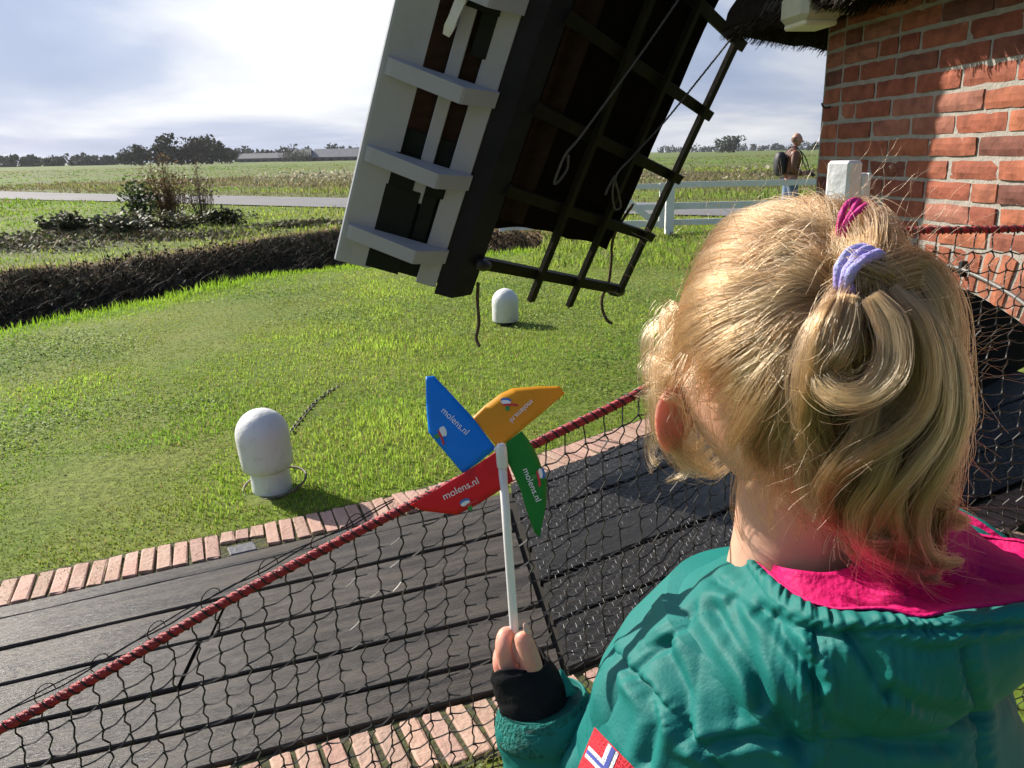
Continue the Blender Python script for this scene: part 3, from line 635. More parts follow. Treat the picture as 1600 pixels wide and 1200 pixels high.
# wedge ribs
for k in range(10):
    l = .250+.445*k
    if l > LEN: break
    pr = [(-.545, -.012), (-.545, -.038), (-.52, -.048), (-.175, -.128), (-.158, -.122), (.006, -.022), (.006, -.008)]
    V = []
    for dl_ in (-.040, .040):
        for u, n in pr: V.append(sp_(l+dl_, U0+u, n))
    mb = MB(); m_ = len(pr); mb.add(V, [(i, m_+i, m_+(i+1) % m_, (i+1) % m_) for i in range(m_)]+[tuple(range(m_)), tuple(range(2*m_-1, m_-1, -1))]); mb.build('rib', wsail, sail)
# wooden latch on the second bay
mb = MB(); pts = [sp_(1.36, U0-.31, -.03), sp_(1.46, U0-.30, -.055), sp_(1.55, U0-.285, -.045), sp_(1.63, U0-.275, -.055)]; mb.tube(spline(pts, 8), [.024, .034, .030, .032, .034, .035, .036, .036], 4); mb.build('latch', white_dirty, sail)
# lattice: bars (hekscheden) and long laths
LW = 1.62
def lat(l, w_, n=0.0): return S0+Bd*.14+Ld*l+Vd*w_+np.cross(Ld, Vd)/np.linalg.norm(np.cross(Ld, Vd))*n*(-1)
Ln = nrm(np.cross(Ld, Vd)); Ln = Ln if Ln[1] > 0 else -Ln
Vp = nrm(Vd-Ld*(Vd@Ld))
def lat(l, w_, n=0.0): return S0+Bd*.14+Ld*l+Vd*w_+Ln*n
def beam(p, q, hw, ht, m, name):
    d = nrm(q-p); s_ = nrm(np.cross(d, Ln)); mb = MB(); mb.box((p+q)/2, (d, s_, Ln), (np.linalg.norm(q-p)/2, hw, ht), bev=.003); return mb.build(name, m, sail)
beam(lat(.22, -.02), lat(.22, LW+.02), .034, .022, lath, 'end_bar')
for k in range(11):
    l = .235+.455*(k+.97)
    if l < LEN: beam(lat(l, 0), lat(l, LW+.16), .032, .020, lath, 'cross_bar')
for w_, l0, hw in ((.56, .04, .024), (1.02, .04, .022), (LW-.02, .22, .026)):
    beam(lat(l0, w_, -.041), lat(LEN, w_, -.041), hw, .018, lath, 'lath')
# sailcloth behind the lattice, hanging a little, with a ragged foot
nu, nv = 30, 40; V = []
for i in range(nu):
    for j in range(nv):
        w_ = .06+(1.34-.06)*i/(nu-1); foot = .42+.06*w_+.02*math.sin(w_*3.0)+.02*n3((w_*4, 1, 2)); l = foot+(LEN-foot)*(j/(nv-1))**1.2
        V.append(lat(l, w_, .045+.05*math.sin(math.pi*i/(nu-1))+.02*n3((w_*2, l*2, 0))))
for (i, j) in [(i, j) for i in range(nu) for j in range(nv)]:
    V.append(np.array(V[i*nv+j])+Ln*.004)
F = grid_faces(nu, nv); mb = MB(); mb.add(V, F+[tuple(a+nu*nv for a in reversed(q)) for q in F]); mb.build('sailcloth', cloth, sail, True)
# iron fittings at the foot of the sail
mb = MB(); mb.tube(spline([lat(.22, -.06, -.02), lat(.22, 0, -.03), lat(.22, .05, -.02)], 6), [.028, .034, .036, .034, .030, .024], 8); mb.build('iron_shoe', black_m, sail, True)
mb = MB(); mb.tube([lat(.21, LW-.06, -.0), lat(.21, LW+.02, -.0), lat(.21, LW+.07, -.0), lat(.21, LW+.09, 0)], [.045, .05, .04, .018], 10); mb.build('iron_shoe', black_m, sail, True)
# ropes
rope_t = material('brown_hemp_rope', (0.075, 0.05, 0.026), 0.9, (0.13, 0.09, 0.05), 40, .5)
rope_g = material('grey_line', (0.115, 0.105, 0.095), 0.9, (0.15, 0.14, 0.13), 40, .4)
def twist(mb, path, rad, turns, strands=3, n=5, per=0.02, mi=lambda k: 0):
    P = np.asarray(path); T = np.gradient(P, axis=0); T /= np.linalg.norm(T, axis=1)[:, None]; a = np.array([0.3, .2, .93]); u = np.cross(T[0], a); u /= np.linalg.norm(u); dl = np.concatenate([[0], np.cumsum(np.linalg.norm(np.diff(P, axis=0), axis=1))])
    U = []
    for i in range(len(P)): u = u-T[i]*(u@T[i]); u /= np.linalg.norm(u); U.append(u.copy())
    U = np.array(U); W = np.cross(T, U)
    for k in range(strands):
        ph = 2*math.pi*k/strands+2*math.pi*dl/per; mb.tube(P+rad*.52*(np.cos(ph)[:, None]*U+np.sin(ph)[:, None]*W), rad*.56, n, mi(k))
r1 = at(747, 442, 4.62); mb = MB(); twist(mb, spline([r1, at(746, 470, 4.62), at(748, 505, 4.63), at(744, 528, 4.63), at(749, 541, 4.6)], 130), .0105, 1, per=.035)
tag(mb.build('hanging_rope', rope_t, smooth=True), 'brown rope end hanging straight from the foot of the sail stock', 'rope', 'rope ends hanging from the sail')
e0 = lat(.60, 1.30, .02); e1 = lat(.24, LW-.10, .03); d0 = e1+np.array((-.03, -.02, -.02))
mb = MB(); twist(mb, spline([lat(.85, 1.36, .02), e0, lat(.4, LW-.20, .02), e1, d0+np.array((-.015, 0, -.08)), d0+np.array((-.012, 0, -.17)), d0+np.array((.02, 0, -.245)), d0+np.array((.06, 0, -.275))], 170), .0115, 1, per=.04)
tag(mb.build('hanging_rope', rope_t, smooth=True), 'brown rope end dangling by the outer lath of the sail lattice', 'rope', 'rope ends hanging from the sail')
def on_lat(px, py, n):
    d = ray(px, py); p0_ = lat(0, 0, n); t_ = ((p0_-c_o)@Ln)/(d@Ln); return c_o+d*t_
for (pts, lab) in (([(1068, -12), (1010, 72), (950, 155), (905, 216), (884, 241), (872, 268), (866, 286), (873, 283), (886, 264), (888, 242)], 'grey sail line ending in a knotted loop over the left lattice field'), ([(1152, 48), (1095, 120), (1040, 188), (990, 243), (963, 274), (966, 300), (970, 322), (961, 326), (957, 300), (961, 276), (951, 292), (946, 304)], 'grey sail line with two hanging loops over the right lattice field')):
    mb = MB(); twist(mb, spline([on_lat(x, y, -.085) for x, y in pts], 220), .0075, 1, per=.03); tag(mb.build('sail_line', rope_g, smooth=True), lab, 'rope')

# ================================================================== MILL: brick base with arch, thatched eave
wc = np.array((1.249, 3.17)); we = nrm(np.array((.148, -.989))); wn = np.array((we[1], -we[0]))   # we: along the wall toward the viewer
if wn[0] > 0: wn = -wn
mill = empty('windmill', (wc[0], wc[1], 0)); tag(mill, 'red brick windmill base with arched opening under a thatched eave', 'windmill')
def W3(s, z, n=0.0): q = wc+we*s+wn*n; return np.array((q[0], q[1], z))
mortar = material('mortar', (0.36, 0.33, 0.29), 0.95, (0.28, 0.26, 0.225), 30, 0.45, 110)
bricks_m = bpy.data.materials.new('hand_made_brick'); bricks_m.use_nodes = True; t = bricks_m.node_tree; b = t.nodes['Principled BSDF']; b.inputs['Roughness'].default_value = 0.85; b.inputs['Specular IOR Level'].default_value = .25
oi = N(t, 'ShaderNodeObjectInfo'); rp = N(t, 'ShaderNodeValToRGB'); L(t, oi.outputs['Random'], rp.inputs[0]); els = rp.color_ramp.elements
els[0].position = 0; els[0].color = (0.19, 0.060, 0.040, 1); els[1].position = 1; els[1].color = (0.34, 0.115, 0.062, 1)
for p_, c_ in ((.15, (0.15, 0.06, 0.045)), (.3, (0.29, 0.090, 0.052)), (.5, (0.24, 0.072, 0.046)), (.7, (0.36, 0.125, 0.066)), (.85, (0.29, 0.12, 0.085))):
    q = els.new(p_); q.color = (*c_, 1)
gt = N(t, 'ShaderNodeNewGeometry'); nzb = N(t, 'ShaderNodeTexNoise'); nzb.inputs['Scale'].default_value = 22; nzb.inputs['Detail'].default_value = 8; L(t, gt.outputs['Position'], nzb.inputs['Vector'])
hsb = N(t, 'ShaderNodeHueSaturation'); mrb = N(t, 'ShaderNodeMapRange'); mrb.inputs['From Min'].default_value = .3; mrb.inputs['From Max'].default_value = .7; mrb.inputs['To Min'].default_value = .68; mrb.inputs['To Max'].default_value = 1.25; L(t, nzb.outputs[0], mrb.inputs[0]); L(t, mrb.outputs[0], hsb.inputs['Value']); L(t, rp.outputs[0], hsb.inputs['Color'])
nzl = N(t, 'ShaderNodeTexNoise'); nzl.inputs['Scale'].default_value = 14; nzl.inputs['Detail'].default_value = 9; nzl.inputs['Roughness'].default_value = .7; L(t, gt.outputs['Position'], nzl.inputs['Vector'])
lm = N(t, 'ShaderNodeMapRange'); lm.inputs['From Min'].default_value = .66; lm.inputs['From Max'].default_value = .70; L(t, nzl.outputs[0], lm.inputs[0])
mxl = N(t, 'ShaderNodeMix', data_type='RGBA'); L(t, lm.outputs[0], mxl.inputs['Factor']); L(t, hsb.outputs[0], mxl.inputs['A']); mxl.inputs['B'].default_value = (0.62, 0.56, 0.50, 1)
dk = N(t, 'ShaderNodeMapRange'); dk.inputs['From Min'].default_value = .30; dk.inputs['From Max'].default_value = .25; L(t, nzl.outputs[0], dk.inputs[0]); mxd = N(t, 'ShaderNodeMix', data_type='RGBA'); L(t, dk.outputs[0], mxd.inputs['Factor']); L(t, mxl.outputs['Result'], mxd.inputs['A']); mxd.inputs['B'].default_value = (.05, .025, .02, 1)
L(t, mxd.outputs['Result'], b.inputs['Base Color']); bpn = N(t, 'ShaderNodeBump'); bpn.inputs['Strength'].default_value = .5; bpn.inputs['Distance'].default_value = .006
nzf = N(t, 'ShaderNodeTexNoise'); nzf.inputs['Scale'].default_value = 60; nzf.inputs['Detail'].default_value = 6; L(t, gt.outputs['Position'], nzf.inputs['Vector']); L(t, nzf.outputs[0], bpn.inputs['Height']); L(t, bpn.outputs[0], b.inputs['Normal'])

SCc, Rin, CRN, VL, EXZ = 0.62, 1.28, 1.115, 0.135, 1.222       # arch: centre along the wall, radius, crown height, voussoir length
AC = CRN-Rin; HL, HRt = .55, .76
def intr(s, r=Rin):
    d = s-SCc; return AC+math.sqrt(max(r*r-d*d, 0))
WLEN, ZT = 3.4, 2.12
wall = None
# mortar body of the wall: front sheet with arch hole + reveal + back
mb = MB(); ss = np.concatenate([np.linspace(0, SCc-HL-.0005, 3), np.linspace(SCc-HL, SCc+HRt, 29), np.linspace(SCc+HRt+.0005, WLEN, 8)]); V = []; F = []
for k, s in enumerate(ss):
    d = s-SCc; lo = intr(s) if -HL-1e-6 <= d <= HRt+1e-6 else -.05
    for n in (0, -.24): V += [W3(s, lo, n), W3(s, ZT, n)]
    V += [W3(s, -.05, 0), W3(s, -.05, -.24)]
for k in range(len(ss)-1):
    a, c_ = k*6, (k+1)*6; md_ = (ss[k]+ss[k+1])/2-SCc; inside = -HL < md_ < HRt
    F += [(a, c_, c_+1, a+1), (a+2, a+3, c_+3, c_+2)]
    if inside: F.append((a, a+2, c_+2, c_))
mb.add(V, F)
# jambs and piers
for s0, sg_ in ((SCc-HL, 1), (SCc+HRt, -1)):
    zi = intr(s0)+.004; mb.add([W3(s0, -.05, 0), W3(s0, zi, 0), W3(s0, zi, -.24), W3(s0, -.05, -.24)], [(0, 1, 2, 3) if sg_ > 0 else (3, 2, 1, 0)])
# return face at the corner (turns away), then the next side of the base
fd = nrm(np.array((0.02, 1.0))); fn = np.array((-fd[1], fd[0])); c2 = wc+fd*.19
mb.add([(*wc, -.05), (*c2, -.05), (*c2, ZT), (*wc, ZT)], [(0, 1, 2, 3)])
d3 = nrm(np.array((.75, .66))); c3 = c2+d3*3.6

wall = mb.build('wall', mortar, mill)
# bricks
def rough_brick(name, l, h, dpt, seed, nx=6, nz_=3):
    rs = random.Random(seed); V = []; idx = {}
    for i in range(nx+1):
        for k in range(nz_+1):
            x = -l/2+l*i/nx; z = -h/2+h*k/nz_; ed = (i in (0, nx)) or (k in (0, nz_))
            if k == 0 or k == nz_: z += rs.gauss(0, .0009)
            if i == 0 or i == nx: x += rs.gauss(0, .0009)
            y = dpt+rs.gauss(0, .0010)-(0.0045 if ed else 0)
            if (i in (0, nx)) and (k in (0, nz_)): x *= .993; z *= .965
            idx[i, k] = len(V); V.append((x, y, z))
    F = [(idx[i, k], idx[i, k+1], idx[i+1, k+1], idx[i+1, k]) for i in range(nx) for k in range(nz_)]
    per = [idx[i, 0] for i in range(nx+1)]+[idx[nx, k] for k in range(1, nz_+1)]+[idx[i, nz_] for i in range(nx-1, -1, -1)]+[idx[0, k] for k in range(nz_-1, 0, -1)]
    nb = len(V); V += [(V[q][0], -.01, V[q][2]) for q in per]; m = len(per)
    F += [(per[a], per[(a+1) % m], nb+(a+1) % m, nb+a) for a in range(m)]
    me = bpy.data.meshes.new(name); me.from_pydata(V, [], F); me.update(); me.materials.append(bricks_m); return me
STR = [rough_brick('stretcher_brick', .205, .0525, .007, 100+k) for k in range(10)]; HDR = [rough_brick('header_brick', .098, .0525, .007, 200+k, 3) for k in range(6)]; VOU = [rough_brick('arch_brick', .050, VL-.006, .007, 300+k, 2, 5) for k in range(6)]
wbase = np.array(wall.location)+np.array(mill.location)
wrot = math.atan2(wn[1], wn[0])-math.pi/2
def put(me_, s, z, roll=0.0, scx=1.0, n=0.0, rotz=None, pos=None):
    o = bpy.data.objects.new('brick', me_); COL.objects.link(o); o.parent = wall
    p = W3(s, z, n) if pos is None else pos; o.location = Vector(p-wbase); o.rotation_euler = (0, roll, (wrot if rotz is None else rotz)); o.scale = (scx, 1, 1); return o
PIT = 0.0650; z = 1.105; row = 0; zs0 = 1.145
# course levels: the top of the arch ring carries the first full course
for row in range(15):
    z = EXZ+.036+PIT*row
    if z > ZT-.02: break
    s = -.004 if row % 2 else .0; first = True; s = 0.006
    if row % 2: s += 0.0
    seq = rng.random(40)
    j = 0; s -= (0.0 if row % 2 else 0.11)*0
    start = 'h' if row % 2 == 0 else 's'
    while s < 2.05:
        hdr = (j == 0 and row % 2 == 0) or (j > 0 and seq[j] < .13)
        l = (.098 if hdr else .205)*(1+rng.normal(0, .022)); cs = s+l/2
        if True:
            put(HDR[int(seq[j]*60) % 6] if hdr else STR[int(seq[j]*100) % 10], cs, z+rng.normal(0, .0012), rng.normal(0, .004), l/(.098 if hdr else .205), rng.normal(0, .0022))
        s += l+.0125+rng.normal(0, .002); j += 1
    # dark headers of the corner return
    q = wc+fd*.092; put(HDR[row % 6], 0, z, 0, 1.6, 0, math.atan2(fn[1], fn[0])-math.pi/2, np.array((q[0], q[1], z)))
# arch ring: bricks on end, fanning out, cut level on top
th = -math.asin(HL/Rin); k = 0
while th < math.asin(HRt/Rin)+.02:
    zi = AC+Rin*math.cos(th); ln_ = (EXZ-zi)/math.cos(th); r_ = Rin+ln_/2; o = put(VOU[k % 6], SCc+r_*math.sin(th), AC+r_*math.cos(th), -th+rng.normal(0, .008), 1.0+.9*(ln_-.11), rng.normal(0, .002)); o.scale.z = (ln_-.004+rng.normal(0, .003))/(VL-.006); th += .062/Rin*(1+rng.normal(0, .03)); k += 1
# lower courses of the near pier and the corner
for row in range(19):
    z = EXZ-.036-PIT*(row+.0)
    if z < .03: break
    s = SCc+HRt+.012
    if z > intr(SCc+HRt)-.02: s += .10
    if row % 2: put(HDR[row % 6], s+.05, z); s += .11
    for q_ in range(3): put(STR[(row*3+q_) % 10], s+.1025, z+rng.normal(0, .001), rng.normal(0, .005)); s += .2175
    q = wc+fd*.092; put(HDR[row % 6], 0, z, 0, 1.6, 0, math.atan2(fn[1], fn[0])-math.pi/2, np.array((q[0], q[1], z)))
# thatched eave
th_m = attr_material('reed_thatch', .9, 0.05, spec=.1); EZ = 1.90
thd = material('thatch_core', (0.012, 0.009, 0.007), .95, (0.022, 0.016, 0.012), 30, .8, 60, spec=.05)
def eave_pt(s, n, z): q = wc+we*s+wn*n; return np.array((q[0], q[1], z))
SE = -.11
mb = MB(); V = []
prof = [(-.35, 2.04), (.10, 1.985), (.22, 1.968), (.27, 1.99), (.26, 2.06), (.13, 2.32), (-.35, 3.1)]
ns = 30
for i in range(ns):
    s = SE+(3.4-SE)*i/(ns-1)
    for n, z in prof: V.append(eave_pt(s, n+.012*n3((s*6, n*5, z))+ (0.0), z-.03*max(0, (.12-s))*2+.010*n3((s*9, 3, z*4))))
F = [tuple(reversed(q)) for q in grid_faces(ns, len(prof), cv=True)]+[tuple(range(len(prof))), tuple((ns-1)*len(prof)+k for k in range(len(prof)-1, -1, -1))]
mb.add(V, F)
# corner of the eave wrapping round towards the next side
V = []; ns = 10
for i in range(ns):
    f = i/(ns-1); dirx = nrm(wn*(1-f)+np.array((-.66, .75))*f) if True else wn
    base = np.array(eave_pt(SE, 0, 0))[:2]
    for n, z in prof: q = base+dirx*(n*(1.0+.75*f) if n > 0 else n); V.append((q[0]+.01*n3((f*6, n*7, z)), q[1]+.01*n3((f*5, n*6, z+4)), z))
mb.add(V, [tuple(q) for q in grid_faces(ns, len(prof), cv=True)])
V = []
for i in range(24):
    f = i/23; base = np.array(eave_pt(SE, 0, 0))[:2]+d3*2.3*f; dirx = np.array((-.66, .75))
    for n, z in prof: q = base+dirx*(n*1.75 if n > 0 else n); V.append((q[0], q[1]+.012*n3((f*20, n*7, z)), z-.02*f+.010*n3((f*30, n*7, z))))
mb.add(V, [tuple(q) for q in grid_faces(24, len(prof), cv=True)])
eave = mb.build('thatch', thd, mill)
# reed ends
n = 9000; Vr = []; cr = []
sS = rng.uniform(SE-.02, 2.2, n); nS = rng.uniform(.05, .27, n); zb = np.interp(nS, [.05, .30, .36], [1.99, 1.965, 1.985]); P = wc+np.outer(sS, we)+np.outer(nS, wn)
P2 = np.array(eave_pt(SE, 0, 0))[:2]+np.outer(rng.random(5000)*2.2, d3)+np.outer(rng.uniform(.05, .47, 5000), np.array((-.66, .75))); f_ = rng.random(1500); dd_ = np.outer(1-f_, wn)+np.outer(f_, np.array((-.66, .75))); dd_ /= np.linalg.norm(dd_, axis=1)[:, None]; P3 = np.array(eave_pt(SE, 0, 0))[:2]+dd_*(rng.uniform(.05, .27, 1500)*(1+.75*f_))[:, None]
P = np.vstack([P, P2, P3]); n = len(P); zb = 1.985+rng.normal(0, .006, n)
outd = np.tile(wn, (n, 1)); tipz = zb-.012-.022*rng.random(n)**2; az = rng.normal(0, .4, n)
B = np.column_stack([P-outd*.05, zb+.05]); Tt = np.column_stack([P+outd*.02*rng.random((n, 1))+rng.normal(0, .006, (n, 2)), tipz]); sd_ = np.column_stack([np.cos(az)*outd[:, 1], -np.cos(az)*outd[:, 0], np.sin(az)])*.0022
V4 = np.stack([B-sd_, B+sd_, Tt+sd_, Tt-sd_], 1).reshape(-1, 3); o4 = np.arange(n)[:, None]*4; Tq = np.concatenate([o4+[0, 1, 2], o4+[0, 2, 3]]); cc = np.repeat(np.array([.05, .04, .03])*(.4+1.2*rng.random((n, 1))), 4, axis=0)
# lip of the thatch seen from outside: reeds lying on the slope
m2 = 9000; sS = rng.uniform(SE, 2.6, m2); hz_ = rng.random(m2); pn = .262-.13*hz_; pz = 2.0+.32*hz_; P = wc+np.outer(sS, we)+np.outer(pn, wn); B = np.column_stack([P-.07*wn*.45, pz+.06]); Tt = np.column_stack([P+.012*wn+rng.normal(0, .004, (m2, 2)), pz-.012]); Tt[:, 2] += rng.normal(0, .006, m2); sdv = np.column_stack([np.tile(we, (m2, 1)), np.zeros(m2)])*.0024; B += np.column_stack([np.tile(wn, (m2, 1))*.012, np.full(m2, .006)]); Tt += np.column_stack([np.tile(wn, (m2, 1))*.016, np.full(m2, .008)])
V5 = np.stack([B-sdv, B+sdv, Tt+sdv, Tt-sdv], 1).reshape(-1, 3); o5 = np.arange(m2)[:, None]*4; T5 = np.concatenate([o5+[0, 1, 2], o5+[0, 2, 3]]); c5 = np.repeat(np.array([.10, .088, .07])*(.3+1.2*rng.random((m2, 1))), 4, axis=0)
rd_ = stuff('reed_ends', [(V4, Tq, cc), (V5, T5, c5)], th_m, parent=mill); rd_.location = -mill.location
# dark floor joists above and back of the undercroft
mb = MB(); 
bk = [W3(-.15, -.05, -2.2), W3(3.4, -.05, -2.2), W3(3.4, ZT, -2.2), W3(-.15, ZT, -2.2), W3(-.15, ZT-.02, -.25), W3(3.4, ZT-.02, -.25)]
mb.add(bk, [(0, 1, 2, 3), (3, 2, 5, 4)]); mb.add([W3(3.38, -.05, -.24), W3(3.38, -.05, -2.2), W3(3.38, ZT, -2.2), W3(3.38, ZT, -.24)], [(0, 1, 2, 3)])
ca_ = c2+d3*.12; cb_ = c2+d3*.75; mb.add([(*ca_, .62), (*cb_, .62), (*cb_, ZT), (*ca_, ZT)], [(0, 1, 2, 3)]); mb.add([(*cb_, .03), (*c3, .03), (*c3, ZT), (*cb_, ZT)], [(0, 1, 2, 3)]); mb.add([(*c2, .03), (*ca_, .03), (*ca_, ZT), (*c2, ZT)], [(0, 1, 2, 3)]); mb.build('undercroft', material('undercroft_boards', (.014, .012, .011), .9, (.02, .017, .015), 8, spec=.05), mill)  # unseen low opening added in the side panels so sun reaches the bricks
# floodlight under the eave
fl = material('cream_lamp_housing', (.46, .45, .33), .5, (.38, .37, .27), 9, .1)
p = at(1268, 12, 3.0); lamp = empty('wall_lamp', tuple(p)); tag(lamp, 'cream box lamp under the dark thatched eave beside the brick corner', 'lamp')
mb = MB(); mb.box(p, (np.array((*we, 0)), np.array((*wn, 0)), (0, 0, 1)), (.09, .075, .05), bev=.02); mb.build('housing', fl, lamp)
mb = MB(); mb.box(p+np.array((0, 0, -.056)), (np.array((*we, 0)), np.array((*wn, 0)), (0, 0, 1)), (.075, .06, .010), bev=.006); mb.build('lens', material('lamp_lens', (.62, .60, .42), .3), lamp)
mb = MB(); mb.box(p-np.array((*wn, 0))*.11, (np.array((*we, 0)), np.array((*wn, 0)), (0, 0, 1)), (.02, .05, .02)); mb.build('bracket', fl, lamp)
# cable along the arch, with its clip, and a small hook on the corner
cabm = material('grey_cable', (.14, .135, .13), .5); pts = []
for sx, rr_ in ((-.1, .145), (.05, .125), (.16, .11), (.25, .085), (.35, .055), (.45, .03), (.55, .005)): 
    th = (sx)/1.1; r_ = Rin+rr_-.02; pts.append(W3(SCc+r_*math.sin(th), AC+r_*math.cos(th), .018))
pts = [W3(.10, 1.20, .02), W3(.35, 1.195, .018)] + [on for on in []]
def onwall(px, py, n=.018):
    d = ray(px, py); nn3 = np.array((*wn, 0)); q0 = W3(0, 0, n); return c_o+d*(((q0-c_o)@nn3)/(d@nn3))
pts = [onwall(1380, 422), onwall(1440, 415), onwall(1490, 417), onwall(1520, 428), onwall(1560, 448), onwall(1600, 474), onwall(1680, 540)]
mb = MB(); mb.tube(spline(pts, 40), .006, 8); tag(mb.build('cable', cabm, smooth=True), 'thin grey cable clipped across the brick arch', 'cable')
mb = MB(); q = onwall(1504, 420, .014); mb.box(q, (np.array((*we, 0)), np.array((*wn, 0)), (0, 0, 1)), (.009, .010, .024), bev=.003); tag(mb.build('cable_clip', material('black_plastic', (.02, .02, .022), .4)), 'black clip holding the grey cable on the arch bricks', 'clip')
q = wc+fd*.10; mb = MB(); mb.tube(spline([(q[0], q[1], 1.675), (q[0]-.02, q[1], 1.672), (q[0]-.032, q[1], 1.68), (q[0]-.034, q[1], 1.69)], 8), .0035, 6); tag(mb.build('hook', black_m, smooth=True), 'small iron hook sticking out of the brick corner', 'hook')
# ================================================================== NET FENCE
red_r = material('red_cord', (0.42, 0.020, 0.030), 0.55, (0.26, 0.012, 0.02), 60, .5, 200); blk_r = material('black_cord', (0.010, 0.010, 0.011), 0.5)
# plan line and height of the top rope
FP = [(-1.75, .68, .40), (-1.30, .855, .53), (-.80, 1.05, .685), (-.45, 1.185, .835), (-.15, 1.285, .955), (.06, 1.36, 1.03), (.26, 1.45, 1.098), (.50, 1.58, 1.215), (.66, 1.665, 1.345)]
FP2 = [(.70, 1.685, 1.352), (.85, 1.70, 1.352), (1.0, 1.705, 1.350), (1.18, 1.71, 1.352), (1.40, 1.715, 1.36)]
fence = empty('safety_net_fence', (0, 1.3, 0)); tag(fence, 'black knotted net hanging from a red braided rope across the foreground', 'safety net')
SP1 = spline(np.array(FP), 700); SP2 = spline(np.array(FP2), 220)
mb = MB(); twist(mb, SP1, .0082, 1, strands=4, n=6, per=.042)
# black lacing wound round the rope
def helix(P, rad, per, r, ph0=0.0, lo=0.0):
    T = np.gradient(P, axis=0); T /= np.linalg.norm(T, axis=1)[:, None]; dl = np.concatenate([[0], np.cumsum(np.linalg.norm(np.diff(P, axis=0), axis=1))]); up = np.array((0, 0, 1.0)); U = up-T*(T@up)[:, None]; U /= np.linalg.norm(U, axis=1)[:, None]; W = np.cross(T, U); ph = ph0+2*math.pi*dl/per
    return P+rad*(np.cos(ph)[:, None]*U+np.sin(ph)[:, None]*W)
mb.tube(helix(spline(np.array(FP), 1800), .0088, .0205, .001), .0016, 4, 1)
mb.build('rope', [red_r, blk_r], fence, True)
mb = MB(); twist(mb, SP2, .0075, 1, strands=3, n=6, per=.034); mb.tube(helix(spline(np.array(FP2), 500), .0082, .020, .001), .0015, 4, 1); mb.build('rope', [red_r, blk_r], fence, True)
def net(P, drop_to, cell, name):
    dl = np.concatenate([[0], np.cumsum(np.linalg.norm(np.diff(P, axis=0), axis=1))]); nc = int(dl[-1]/cell); V = []; nodes = {}
    plan = nrm(np.array([P[-1][1]-P[0][1], -(P[-1][0]-P[0][0]), 0]))
    nr_ = int((P[:, 2].max()-drop_to)/cell)+1
    for i in range(nc+1):
        k = np.searchsorted(dl, i*cell); k = min(k, len(P)-1); top = P[k]
        for j in range(nr_+1):
            z = top[2]-.006-j*cell*1.0
            if z < drop_to: break
            wv = .010*math.sin(i*.9+j*.35)+.012*n3((i*.2, j*.25, 3))
            p = top+plan*(wv+.02*n3((i*.07, j*.09, 9)))*min(1, j*.5); p = p+nrm(P[-1]-P[0])*(.006*n3((i*.6, j*.6, 1))); p[2] = z+.005*n3((i*.5, j*.5, 7)); nodes[i, j] = p
    mbn = MB(); al = nrm(P[-1]-P[0])
    for (i, j), p in nodes.items():
        if (i, j+1) in nodes:
            q = nodes[i, j+1]; s_ = cell*(.10+.15*abs(n3((i*1.7, j*2.3, 5))))*(1 if (j % 2) else -1)*(.6+.5*rng.random())
            m1 = p*.72+q*.28+al*s_*.9+plan*.004; m2 = p*.30+q*.70-al*s_*.55-plan*.003; mbn.tube(spline([p, m1, m2, q], 7), .0017, 3, 0, False)
        if (i+1, j) in nodes and j > 0:
            q = nodes[i+1, j]; m1 = p*.5+q*.5+np.array((0, 0, -cell*(.10+.08*rng.random())))+plan*.003*rng.normal(); mbn.tube(spline([p, m1, q], 5), .0017, 3, 0, False)
        if j > 0: mbn.box(p, (np.array((1., 0, 0)), np.array((0, 1., 0)), np.array((0, 0, 1.))), (.0019, .0019, .0022))
    o = mbn.build(name, blk_r, fence); o['kind'] = 'stuff'; return o
net(SP1, .02, .0415, 'netting'); net(SP2, .02, .040, 'netting')
# loose loops over the rope on the left
mb = MB()
for x in (-.74, -.66, -.58, -.50, -.41, -.33, -.27):
    i = np.argmin(abs(SP1[:, 0]-x)); p = SP1[i]; T = nrm(SP1[min(i+3, 699)]-SP1[i-3]); a = np.linspace(0, 5.2, 12); r_ = .012+.006*rng.random(); upv = np.array((0, 0, 1.0)); nv_ = nrm(np.cross(T, upv))
    mb.tube(p+np.outer(np.cos(a)*r_, T)+np.outer(np.sin(a)*r_+.014, upv)-nv_*.01, .0011, 3)
pl = SP1[(SP1[:, 0] > -1.5) & (SP1[:, 0] < -.2)][::8]; mb.tube(pl+np.array((-.004, .012, .013))+.004*np.column_stack([np.sin(np.arange(len(pl))*1.3)]*3), .0014, 4); mb.tube(pl+np.array((.0, .015, .018))+.004*np.column_stack([np.cos(np.arange(len(pl))*1.1)]*3), .0012, 4)
lo_ = mb.build('lacing_loops', blk_r, fence)
# white post that carries the rope
pw = empty('fence_post', (.69, 1.70, 0)); tag(pw, 'white square post with peeling paint before the brick wall', 'post')
peel = material('peeling_white_paint', (.74, .74, .74), .45, (.56, .56, .55), 10, .5, 25, thresh=(.5, .75))
ca, sa = math.cos(R(38)), math.sin(R(38)); axp = (np.array((ca, sa, 0)), np.array((-sa, ca, 0)), np.array((0, 0, 1.)))
mb = MB(); mb.box((.69, 1.70, .748), axp, (.026, .026, .748), bev=.006); mb.build('shaft', peel, pw)
mb = MB(); mb.box((.728, 1.715, .735), axp, (.010, .016, .735), bev=.004); mb.build('batten', peel, pw)
mb = MB(); mb.box((.742, 1.729, .735), axp, (.004, .016, .735), bev=.002); mb.build('batten', peel, pw)
